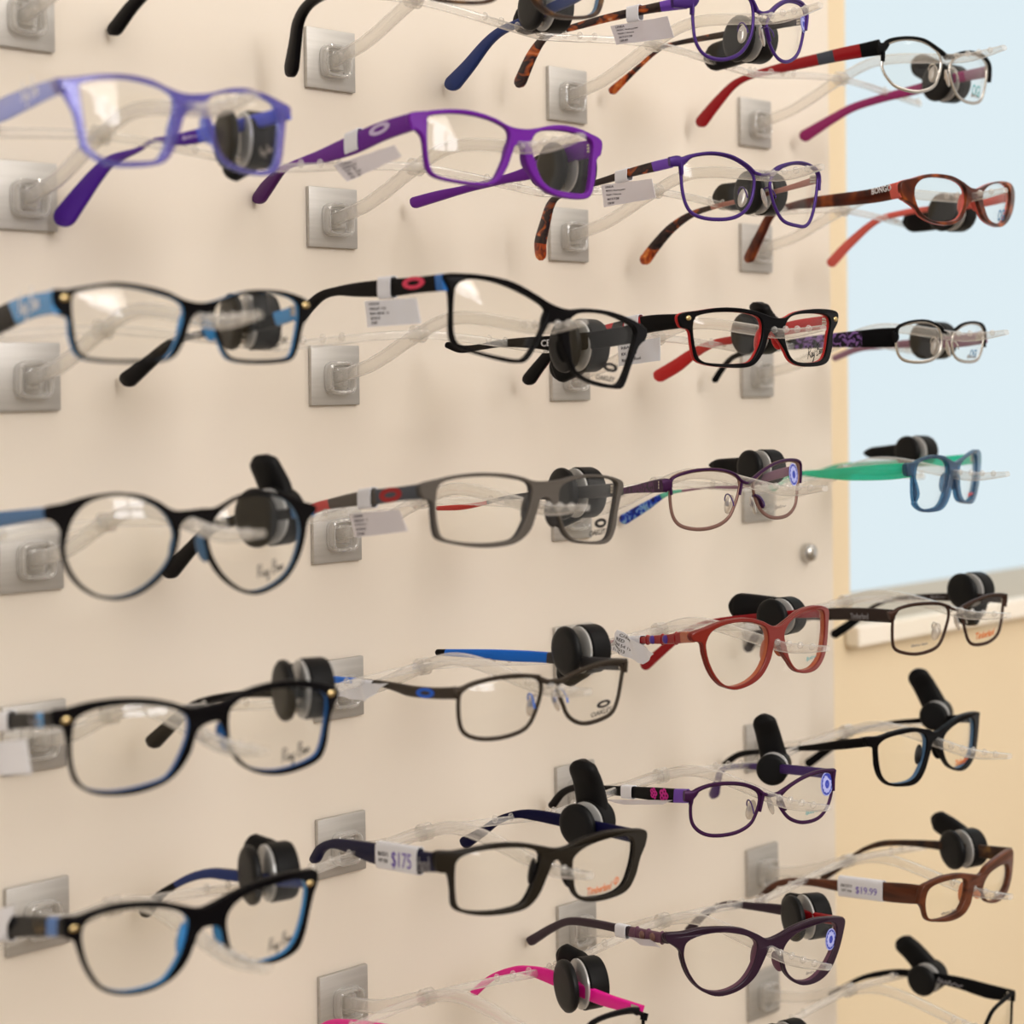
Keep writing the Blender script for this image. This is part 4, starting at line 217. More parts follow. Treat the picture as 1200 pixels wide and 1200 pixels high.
def catmull(pts, closed, n):
    pts = [Vector(p) for p in pts]; N = len(pts); out = []
    for i in range(N if closed else N-1):
        b = pts[i]; c = pts[(i+1) % N]
        if closed: a = pts[i-1]; d = pts[(i+2) % N]
        else:
            a = pts[i-1] if i > 0 else 2*b-c
            d = pts[i+2] if i+2 < N else 2*c-b
        for k in range(n):
            t = k/n
            out.append(.5*((2*b)+(c-a)*t+(2*a-5*b+4*c-d)*t*t+(-a+3*b-3*c+d)*t**3))
    if not closed: out.append(pts[-1])
    return out
def skin_rings(bm, rings, caps=True, closed=False, mat=0):
    vs = [[bm.verts.new(p) for p in r] for r in rings]
    n = len(vs[0])
    for i in range(len(vs) if closed else len(vs)-1):
        a = vs[i]; b = vs[(i+1) % len(vs)]
        for j in range(n):
            f = bm.faces.new((a[j], a[(j+1) % n], b[(j+1) % n], b[j])); f.material_index = mat
    if caps and not closed:
        bm.faces.new(vs[0][::-1]).material_index = mat; bm.faces.new(vs[-1]).material_index = mat
    return vs
def sweep(bm, pts, secs, up=Vector((0, 0, 1)), n=12, power=3., mat=0, closed=False):
    """superellipse section (half width across, half height) swept along pts"""
    pts = [Vector(p) for p in pts]; rings = []
    for i, p in enumerate(pts):
        if closed: t = (pts[(i+1) % len(pts)]-pts[i-1])
        else: t = pts[min(i+1, len(pts)-1)]-pts[max(i-1, 0)]
        t.normalize(); s = t.cross(up)
        if s.length < 1e-4: s = Vector((1, 0, 0))
        s.normalize(); u = s.cross(t)
        a, b = secs[i] if isinstance(secs, list) else secs
        r = []
        for k in range(n):
            th = 2*PI*(k+.5)/n; c, s_ = math.cos(th), math.sin(th)
            r.append(p+s*(a*math.copysign(abs(c)**(2/power), c))+u*(b*math.copysign(abs(s_)**(2/power), s_)))
        rings.append(r)
    skin_rings(bm, rings, closed=closed, mat=mat)
def bx(bm, lo, hi, bev=0., mat=0):
    r = bmesh.ops.create_cube(bm, size=1.)
    c = [(a+b)/2 for a, b in zip(lo, hi)]; s = [abs(b-a) for a, b in zip(lo, hi)]
    for v in r['verts']: v.co = Vector((c[i]+v.co[i]*s[i] for i in range(3)))
    fs = {f for v in r['verts'] for f in v.link_faces}
    if bev:
        es = {e for v in r['verts'] for e in v.link_edges}
        q = bmesh.ops.bevel(bm, geom=list(es), offset=bev, segments=2, affect='EDGES', profile=.5)
        fs = set(q['faces']) | {f for f in fs if f.is_valid}
    for f in fs: f.material_index = mat
def lathe(bm, prof, M=Matrix(), n=40, mat=0):
    """prof: (axial, radius) pairs, spun about the local X axis"""
    rings = [[M @ Vector((x, r*math.cos(2*PI*k/n), r*math.sin(2*PI*k/n))) for k in range(n)] for x, r in prof]
    skin_rings(bm, rings, mat=mat)
def ellipsoid(bm, M, n=12, mat=0):
    r = bmesh.ops.create_uvsphere(bm, u_segments=n*2, v_segments=n, radius=1., matrix=M)
    for v in r['verts']:
        for f in v.link_faces: f.material_index = mat
DG = None
def curve_mesh(cu):
    o = bpy.data.objects.new('c', cu); COL.objects.link(o)
    dg = bpy.context.evaluated_depsgraph_get(); dg.update()
    me = bpy.data.meshes.new_from_object(o.evaluated_get(dg))
    bpy.data.objects.remove(o); bpy.data.curves.remove(cu)
    me.materials.clear()
    return me
def slab(loops, thick, bevel):
    """flat outline with holes -> bevelled slab, in mm, z from -thick to 0"""
    cu = bpy.data.curves.new('outline', 'CURVE'); cu.dimensions = '2D'; cu.fill_mode = 'BOTH'
    cu.extrude = thick/2-bevel; cu.bevel_depth = bevel; cu.bevel_resolution = 2; cu.offset = -bevel
    for lp in loops:
        sp = cu.splines.new('POLY'); sp.points.add(len(lp)-1); sp.use_cyclic_u = True
        for q, p in zip(sp.points, lp): q.co = (p[0], p[1], 0, 1)
    me = curve_mesh(cu)
    for v in me.vertices: v.co.z -= thick/2
    return me
def sag(u): return u*u/(2*WRAP)
def to_front(me, y0):
    """slab coordinates (u, v, -depth) -> pair frame, wrapped; in metres"""
    for v in me.vertices:
        u, w, d = v.co
        v.co = Vector((u, y0-d+sag(u), w))*MM
def mesh_obj(name, me, mats, parent, smooth=40):
    me.name = name; finish(me, mats if isinstance(mats, list) else [mats], smooth)
    o = bpy.data.objects.new(name, me); COL.objects.link(o); o.parent = parent
    return o
def text_me(body, height=1., width=None, depth=.1, asp=None, bold=0.):
    cu = bpy.data.curves.new('t', 'FONT'); cu.body = body; cu.size = 1.; cu.extrude = .0; cu.offset = bold; cu.resolution_u = 2
    cu.align_x = 'CENTER'; cu.align_y = 'CENTER'
    me = curve_mesh(cu)
    xs = [v.co.x for v in me.vertices]; ys = [v.co.y for v in me.vertices]
    w = max(xs)-min(xs); h = max(ys)-min(ys); cx = (max(xs)+min(xs))/2; cy = (max(ys)+min(ys))/2
    s = width/w if width else height/h
    sy = width*asp/h if asp else s
    for v in me.vertices: v.co = Vector(((v.co.x-cx)*s, (v.co.y-cy)*sy, 0))
    bm = bmesh.new(); bm.from_mesh(me); bpy.data.meshes.remove(me)
    r = bmesh.ops.extrude_face_region(bm, geom=bm.faces[:])
    for g in r['geom']:
        if isinstance(g, bmesh.types.BMVert): g.co.z += depth
    return bm
SCRIPT = [  # a two-word handwritten wordmark, cap height 1
 [(.0, .0), (.14, 1.0)], [(-.05, .9), (.3, 1.08), (.55, .95), (.45, .65), (.16, .5), (.45, .25), (.72, .0)],
 [(1.02, .4), (.82, .42), (.74, .15), (.92, .05), (1.02, .4), (1.08, .05), (1.22, .2)],
 [(1.22, .42), (1.3, .1), (1.5, .2), (1.56, .45), (1.46, -.3), (1.25, -.38), (1.5, .05)],
 [(1.74, .42), (1.86, .46)],
 [(2.1, .0), (2.24, 1.0)], [(2.1, .98), (2.5, 1.1), (2.62, .85), (2.24, .55), (2.66, .5), (2.62, .1), (2.08, -.02)],
 [(3.1, .4), (2.9, .42), (2.82, .15), (3.0, .05), (3.1, .4), (3.16, .05), (3.28, .2)],
 [(3.3, .42), (3.34, .05), (3.42, .35), (3.56, .42), (3.6, .1), (3.8, .12)]]
SCRIBBLE = [[(0, .2), (.2, .7), (.3, .1), (.5, .6), (.6, .2), (.9, .5), (1., .2), (1.3, .6), (1.4, .2), (1.8, .45), (2.1, .25), (2.6, .4)]]
FLOWER = [[(.5+.28*math.cos(a)+.16*math.cos(b), .5+.28*math.sin(a)+.16*math.sin(b)) for b in (0, 1.57, 3.14, 4.71, 6.28)] for a in (0, 1.26, 2.51, 3.77, 5.03)]
TREE = [[(.5, 0), (.5, .4)], [(.2, .35), (.0, .6), (.3, 1.), (.7, 1.), (1., .6), (.8, .35), (.2, .35)], [(.3, .6), (.7, .75)]]
def stroke_bm(strokes, width, rad):
    """strokes scaled to a total width (mm), centred; flat pen lines with a little thickness"""
    xs = [p[0] for s in strokes for p in s]; ys = [p[1] for s in strokes for p in s]
    sc = width/(max(xs)-min(xs)); cx = (max(xs)+min(xs))/2; cy = (max(ys)+min(ys))/2
    bm = bmesh.new()
    for s in strokes:
        pts = catmull([((x-cx)*sc, (y-cy)*sc, .06) for x, y in s], False, 5)
        sweep(bm, pts, (rad, .06), n=6, power=2)
    return bm
def oval_bm(w, h):
    bm = bmesh.new(); n = 36; r = []
    for k in range(n):
        a = 2*PI*k/n; c, s = math.cos(a), math.sin(a)
        r.append([Vector((c*w*.5, s*h*.5, 0)), Vector((c*w*.5, s*h*.5, .12)), Vector((c*w*.27, s*h*.19, .12)), Vector((c*w*.27, s*h*.19, 0))])
    skin_rings(bm, r, closed=True)
    return bm
def graphic(kind, width, body, asp=.5):
    if kind == 'text': return text_me(body, width=width, asp={'OAKLEY': .17, 'Timberland': .24, 'BONGO': .26, 'OGI': .62, 'CE': .55}.get(body, .16), bold=.02)
    if kind == 'oval': return oval_bm(width, width*asp)
    if kind == 'script': return stroke_bm([[(x+.12*y, y*1.45) for x, y in s] for s in SCRIPT], width, width*.019)
    if kind == 'scribble': return stroke_bm(SCRIBBLE, width, width*.022)
    if kind == 'flower': return stroke_bm(FLOWER, width, width*.1)
    if kind == 'tree': return stroke_bm(TREE, width, width*.1)
GNAME = {'text': 'wordmark', 'oval': 'oval_emblem', 'script': 'script_wordmark', 'scribble': 'small_print', 'flower': 'flower_emblem', 'tree': 'tree_emblem'}
# ------------------------------------------------------------------ eyeglasses
def lens_bm(hole, y0):
    pts = catmull([(u, v, 0) for u, v in hole], True, 4)
    cu = sum(p.x for p in pts)/len(pts); cv = sum(p.y for p in pts)/len(pts)
    bm = bmesh.new(); NR = 6; layers = []
    for off in (0., 1.6):
        rings = []
        for k in range(NR, 0, -1):
            s = k/NR; r = []
            for p in pts:
                u = cu+(p.x-cu)*s*1.015; v = cv+(p.y-cv)*s*1.015
                r.append(bm.verts.new(Vector((u, y0+sag(u)+off-2.3*(1-s*s), v))*MM))
            rings.append(r)
        c = bm.verts.new(Vector((cu, y0+sag(cu)+off-2.3, cv))*MM)
        layers.append((rings, c))
    for rings, c in layers:
        n = len(pts)
        for a, b in zip(rings, rings[1:]):
            for j in range(n): bm.faces.new((a[j], a[(j+1) % n], b[(j+1) % n], b[j]))
        for j in range(n): bm.faces.new((rings[-1][j], rings[-1][(j+1) % n], c))
    a = layers[0][0][0]; b = layers[1][0][0]
    for j in range(n): bm.faces.new((a[j], a[(j+1) % n], b[(j+1) % n], b[j]))
    return bm, (cu, cv, pts)
def lens_y(hole, u, v, y0):
    """depth of the lens front at (u, v)"""
    pts = [Vector(p) for p in hole]
    cu = sum(p.x for p in pts)/len(pts); cv = sum(p.y for p in pts)/len(pts)
    rx = max(abs(p.x-cu) for p in pts); rv = max(abs(p.y-cv) for p in pts)
    s2 = min(1., ((u-cu)/rx)**2+((v-cv)/rv)**2)
    return y0+sag(u)-2.3*(1-s2)
def place_on_front(bm, u0, v0, u1, v1, hole, y0, lift=.25, center=False):
    """lay a flat graphic (x right, y up, z out) on a lens, from (u0,v0) to (u1,v1)"""
    cu, cv = ((u0+u1)/2, (v0+v1)/2)
    a = math.atan2(v1-v0, u1-u0)
    for p in bm.verts:
        x = p.co.x*math.cos(a)-p.co.y*math.sin(a); z = p.co.x*math.sin(a)+p.co.y*math.cos(a)
        u = cu+x; v = cv+z
        p.co = Vector((u, lens_y(hole, u, v, y0)-lift-p.co.z, v))*MM
def temple(root, D, side, segs, th=3.2, logos=()):
    """segs: (t0, t1, outer material, inner material, part name); the first is the temple, the rest its sub-parts"""
    H = Vector(D['h']); k = D['k']; q = math.hypot(k, 1)
    d = Vector((k/q, 1/q, 0)); nn = Vector((1/q, -k/q, 0)); out = -nn if side == 'tl' else nn
    st = D['st']
    A = catmull([(s[0], s[1], 0) for s in st], False, 8); B = catmull([(s[2], s[3], 0) for s in st], False, 8)
    # round the tip
    ta, tb = A[-1], B[-1]; pa, pb = A[-3], B[-3]
    dr = ((ta+tb)/2-(pa+pb)/2).normalized(); hh = (ta-tb).length/2; mid = (ta+tb)/2
    for e, f in ((.25, .93), (.5, .78), (.68, .55), (.78, .25)):
        c = mid+dr*hh*e*1.1; A.append(c+(ta-mid)*f); B.append(c+(tb-mid)*f)
    N = len(A)
    L = [0.]
    for i in range(1, N): L.append(L[-1]+(((A[i]+B[i])-(A[i-1]+B[i-1]))/2).length)
    T = [x/L[-1] for x in L]
    main = None
    for si, sg in enumerate(segs):
        t0, t1, mo, mi, nm = sg
        ix = [i for i in range(N) if t0-1e-6 <= T[i] <= t1+1e-6]
        # exact ends
        def at(t):
            for i in range(N-1):
                if T[i] <= t <= T[i+1]:
                    f = (t-T[i])/max(1e-9, T[i+1]-T[i]); return A[i].lerp(A[i+1], f), B[i].lerp(B[i+1], f)
            return A[-1], B[-1]
        pts = [at(t0)]+[(A[i], B[i]) for i in ix if t0+.004 < T[i] < t1-.004]+[at(t1)]
        bm = bmesh.new(); rings = []
        for j, (a, b) in enumerate(pts):
            c = (a+b)/2; h = (a-b)/2; hl = max(.15, h.length)
            w = th/2*min(1., .45+hl/4)
            hn = h/max(1e-6, h.length); ch = min(.9, hl*.45, w*.7)
            r = []
            for sx, sz in ((1, 1), (1, -1), (-1, -1), (-1, 1)):
                cs = [(sx*w, sz*(hl-ch)), (sx*(w-ch*.35), sz*(hl-ch*.35)), (sx*(w-ch), sz*hl)]
                if sx*sz > 0: cs = cs[::-1]
                for x, z in cs:
                    p2 = c+hn*z
                    r.append((H+d*p2.x+Vector((0, 0, p2.y))+out*x)*MM)
            rings.append(r)
        skin_rings(bm, rings)
        bm.normal_update(); bmesh.ops.recalc_face_normals(bm, faces=bm.faces[:])
        for f in bm.faces:
            f.material_index = 1 if f.normal.dot(out) < -.35 else 0
        o = obj(nm, bm, [mo, mi], root if main is None else main)
        if main is None: main = o
    for lg in logos:
        kind, w0, z0, w1, z1, tx, mt = lg
        width = abs(w1-w0); x = (w0+w1)/2; z = (z0+z1)/2; ang = math.atan2(z1-z0, -(w1-w0)); face = out if side == 'tl' else -out
        bm = graphic(kind, math.hypot(w1-w0, z1-z0), tx, .31)
        for p in bm.verts:
            px = p.co.x*math.cos(ang)-p.co.y*math.sin(ang); pz = p.co.x*math.sin(ang)+p.co.y*math.cos(ang)
            p.co = (H+d*(x-px)+Vector((0, 0, z+pz))+face*(th/2+.05+p.co.z))*MM
        obj(GNAME[kind], bm, mt, main, 0)
    def point(t):
        for i in range(N-1):
            if T[i] <= t <= T[i+1]:
                c = (A[i]+B[i])/2; return H+d*c.x+Vector((0, 0, c.y)), (A[i]-B[i]).length/2
    return main, point, out
def hinge(root, D, side, mat):
    H = Vector(D['h']); s = 1 if side == 'tl' else -1
    bm = bmesh.new()
    for dz in (-1.6, 0, 1.6):
        bx(bm, [(H.x+s*1.2-.9)*MM, (H.y+1)*MM, (H.z+dz-.65)*MM], [(H.x+s*1.2+.9)*MM, (H.y+6)*MM, (H.z+dz+.65)*MM], .0002)
    return obj('hinge', bm, mat, root)
def nose_pads_metal(root, D, mat):
    for i, p in enumerate(D['pads']):
        s = -1 if i == 0 else 1
        bm = bmesh.new()
        M = Matrix.Translation(Vector(p)*MM) @ Matrix.Rotation(s*math.radians(-22), 4, 'Y') @ Matrix.Rotation(s*math.radians(28), 4, 'Z') @ Matrix.Diagonal((2.9*MM, 1.3*MM, 5.8*MM, 1))
        ellipsoid(bm, M, 8)
        pad = obj('nose_pad', bm, 'pad_clear', root)
        pad['label'] = 'clear nose pad'
        bm = bmesh.new()
        q = Vector(p)
        path = [q+Vector((s*.5, 1.2, .5)), q+Vector((s*1.0, 2.4, 2.5)), q+Vector((s*1.6, .8, 5.6)), q+Vector((s*2.4, -2.5, 5.4)), q+Vector((s*3., -5.2, 2.2)), q+Vector((s*3., -6., -.6))]
        sweep(bm, [v*MM for v in catmull(path, False, 5)], (.42*MM, .42*MM), n=8, power=2)
        ellipsoid(bm, Matrix.Translation((q+Vector((s*.3, 1.1, .4)))*MM) @ Matrix.Diagonal((1.5*MM, .9*MM, 1.7*MM, 1)), 6)
        obj('nose_pad_arm', bm, mat, pad)
def eyeglasses(name, D, S):
    x, y, z = D['loc']
    root = empty('eyeglasses', Vector((x, y, z))*MM, math.radians(D['yaw']))
    tag(root, S['label'], 'glasses', 'eyeglasses displayed on the wall')
    holes = {'L': D['L'], 'R': D['R']}
    ly = 1.6
    if D['kind'] == 'plastic':
        tf = S.get('tf', 1.7); tb = S.get('tb', 2.2)
        dense = lambda p, n: [(v.x, v.y) for v in catmull([(a, b, 0) for a, b in p], True, n)]
        loops = [dense(D['outer'], 4), dense(D['L'], 5), dense(D['R'], 5)]
        if S.get('lining'):
            me = slab(loops, tf, .6); to_front(me, 0); fr = mesh_obj('frame_front', me, S['front'], root)
            if S.get('inner_only'):                                  # coloured only where the rim faces the lens
                def grow(lp, d):
                    cx = sum(p[0] for p in lp)/len(lp); cy = sum(p[1] for p in lp)/len(lp)
                    return [(cx+(x-cx)*(1+d/math.hypot(x-cx, y-cy)), cy+(y-cy)*(1+d/math.hypot(x-cx, y-cy))) for x, y in lp]
                me = slab([loops[0], grow(loops[1], .7), grow(loops[2], .7)], tb, .6); to_front(me, tf-.15); mesh_obj('rim_back', me, S['front'], fr)
                for lp in loops[1:]:
                    me = slab([grow(lp, .75), grow(lp, -.05)], tb+.6, .15); to_front(me, tf-.7); ln = mesh_obj('rim_lining', me, S['lining'], fr)
                    ln['label'] = S.get('lining_label', 'coloured inner layer of the rims')
            else:
                me = slab(loops, tb, .6); to_front(me, tf-.15); ln = mesh_obj('rim_lining', me, S['lining'], fr)
                ln['label'] = S.get('lining_label', 'coloured inner layer of the rims')
        else:
            me = slab(loops, tf+tb-.2, .8); to_front(me, 0); fr = mesh_obj('frame_front', me, S['front'], root)
        # moulded nose pads behind the nasal rims
        for key in ('L', 'R'):
            h = holes[key]; s = -1 if key == 'L' else 1
            um = max(p[0] for p in h) if key == 'L' else min(p[0] for p in h)
            vt = max(p[1] for p in h); vb = min(p[1] for p in h); v0 = vt+(vb-vt)*.52
            near = min((p for p in h if abs(p[0]-um) < 14), key=lambda p: abs(p[1]-v0)*3+abs(p[0]-um))
            bm = bmesh.new()
            M = Matrix.Translation(Vector((near[0]-s*1.4, tf+tb+1.0+sag(near[0]), v0))*MM) @ Matrix.Rotation(s*math.radians(-14), 4, 'Y') @ Matrix.Rotation(s*math.radians(24), 4, 'Z') @ Matrix.Diagonal((1.6*MM, 3.6*MM, 6.5*MM, 1))
            ellipsoid(bm, M, 10)
            obj('nose_pad', bm, S.get('pad', S.get('lining') or S['front']), root)
        for p in D['rivets']:
            bm = bmesh.new()
            ellipsoid(bm, Matrix.Translation(Vector((p[0], p[1]-.1, p[2]))*MM) @ Matrix.Diagonal((2.1*MM, .7*MM, 1.5*MM, 1)), 8)
            o = obj('rivet', bm, 'gold', fr); o['label'] = 'pale metal corner rivet'
    else:
        bm = bmesh.new(); rt = S.get('rim_r', .75)
        for key in ('L', 'R'):
            pts = catmull([(u, 0, v) for u, v in holes[key]], True, 5)
            sweep(bm, [Vector((p.x, 1.4+sag(p.x), p.z))*MM for p in pts], (1.1*MM, rt*MM), up=Vector((0, -1, 0)), n=10, power=2.4, closed=True)
        fr = obj('frame_front', bm, S['rim'], root)
        bm = bmesh.new()
        for tb_ in D['brow']:
            q = catmull([(a, c, b) for a, b, c in tb_], False, 5)
            sweep(bm, [Vector((p.x, 1.0+sag(p.x), p.z))*MM for p in q], [(max(.75, p.y)*MM, 1.35*MM) for p in q], up=Vector((0, -1, 0)), n=12, power=3)
        o = obj('brow_bar', bm, S['front'], fr)
        bm = bmesh.new()
        q = catmull([(a, c, b) for a, b, c in D['bridge']], False, 6)
        sweep(bm, [Vector((p.x, .6+sag(p.x), p.z))*MM for p in q], [(p.y*MM, 1.3*MM) for p in q], up=Vector((0, -1, 0)), n=12, power=2.5)
        obj('bridge', bm, S['front'], fr)
        if 'pads' in D: nose_pads_metal(root, D, S.get('pad_arm', 'silver'))
    lens = {}
    for key in ('L', 'R'):
        bm, _ = lens_bm(holes[key], ly)
        lens[key] = obj('lens', bm, 'lens', root, 60)
    for kind, key, u0, v0, u1, v1, tx, mt in D['prints']:
        if kind == 'sticker':
            R = mt; n = 36
            def disc(r0, r1, z, spikes=False):
                bm = bmesh.new(); rg = []
                for k in range(n):
                    a = 2*PI*k/n; f = .86 if spikes and k % 3 == 0 else 1.
                    rg.append([Vector((math.cos(a)*r1*f, math.sin(a)*r1*f, 0)), Vector((math.cos(a)*r1*f, math.sin(a)*r1*f, z)), Vector((math.cos(a)*r0, math.sin(a)*r0, z)), Vector((math.cos(a)*r0, math.sin(a)*r0, 0))])
                skin_rings(bm, rg, closed=True)
                return bm
            cu, cv = (u0+u1)/2, (v0+v1)/2
            bm = disc(.2, R*.95, .1); place_on_front(bm, cu-1, cv, cu+1, cv, holes[key], ly, .3)
            s1 = obj('round_sticker', bm, 'sticker_blue', lens[key], 0); s1['label'] = 'round blue and white sticker'
            for r0, r1 in ((.34, .72), (.86, .94)):
                bm = disc(R*r0, R*r1, .1, r0 < .5); place_on_front(bm, cu-1, cv, cu+1, cv, holes[key], ly, .45)
                obj('sticker_ring', bm, 'sticker_white', lens[key], 0)
            continue
        bm = graphic(kind, math.hypot(u1-u0, v1-v0), tx, .37)
        place_on_front(bm, u0, v0, u1, v1, holes[key], ly)
        obj(GNAME[kind], bm, mt, lens[key], 0)
    for side in ('tl', 'tr'):
        mn, pt, out = temple(root, D[side], side, S[side], S.get('th', 3.2), D['tlogo'] if side == 'tl' else D['rlogo'])
        hinge(root, D[side], side, 'silver')
        if side == 'tl' and 'studs' in S:
            for t in S['studs']:
                c, hl = pt(t); bm = bmesh.new()
                ellipsoid(bm, Matrix.Translation((c+out*1.6)*MM) @ Matrix.Diagonal((1.3*MM, 2.4*MM, 2.5*MM, 1)), 8)
                obj('ornament', bm, S['stud_mat'], mn)
            for t in S.get('beads', ()):
                c, hl = pt(t); bm = bmesh.new()
                ellipsoid(bm, Matrix.Translation(c*MM) @ Matrix.Diagonal((2.2*MM, 1.5*MM, (hl+.8)*MM, 1)), 8)
                obj('bead', bm, S['bead_mat'], mn)
    return root
def full(mo, mi=None): return [(0, 1, mo, mi or mo, 'temple')]
def parts(*a):
    out = []; t = 0
    for i, (t1, mo, mi) in enumerate(a):
        out.append((t, t1, mo, mi or mo, 'temple' if i == 0 else ('temple_tip' if i == len(a)-1 else 'temple_band'))); t = t1
    return out
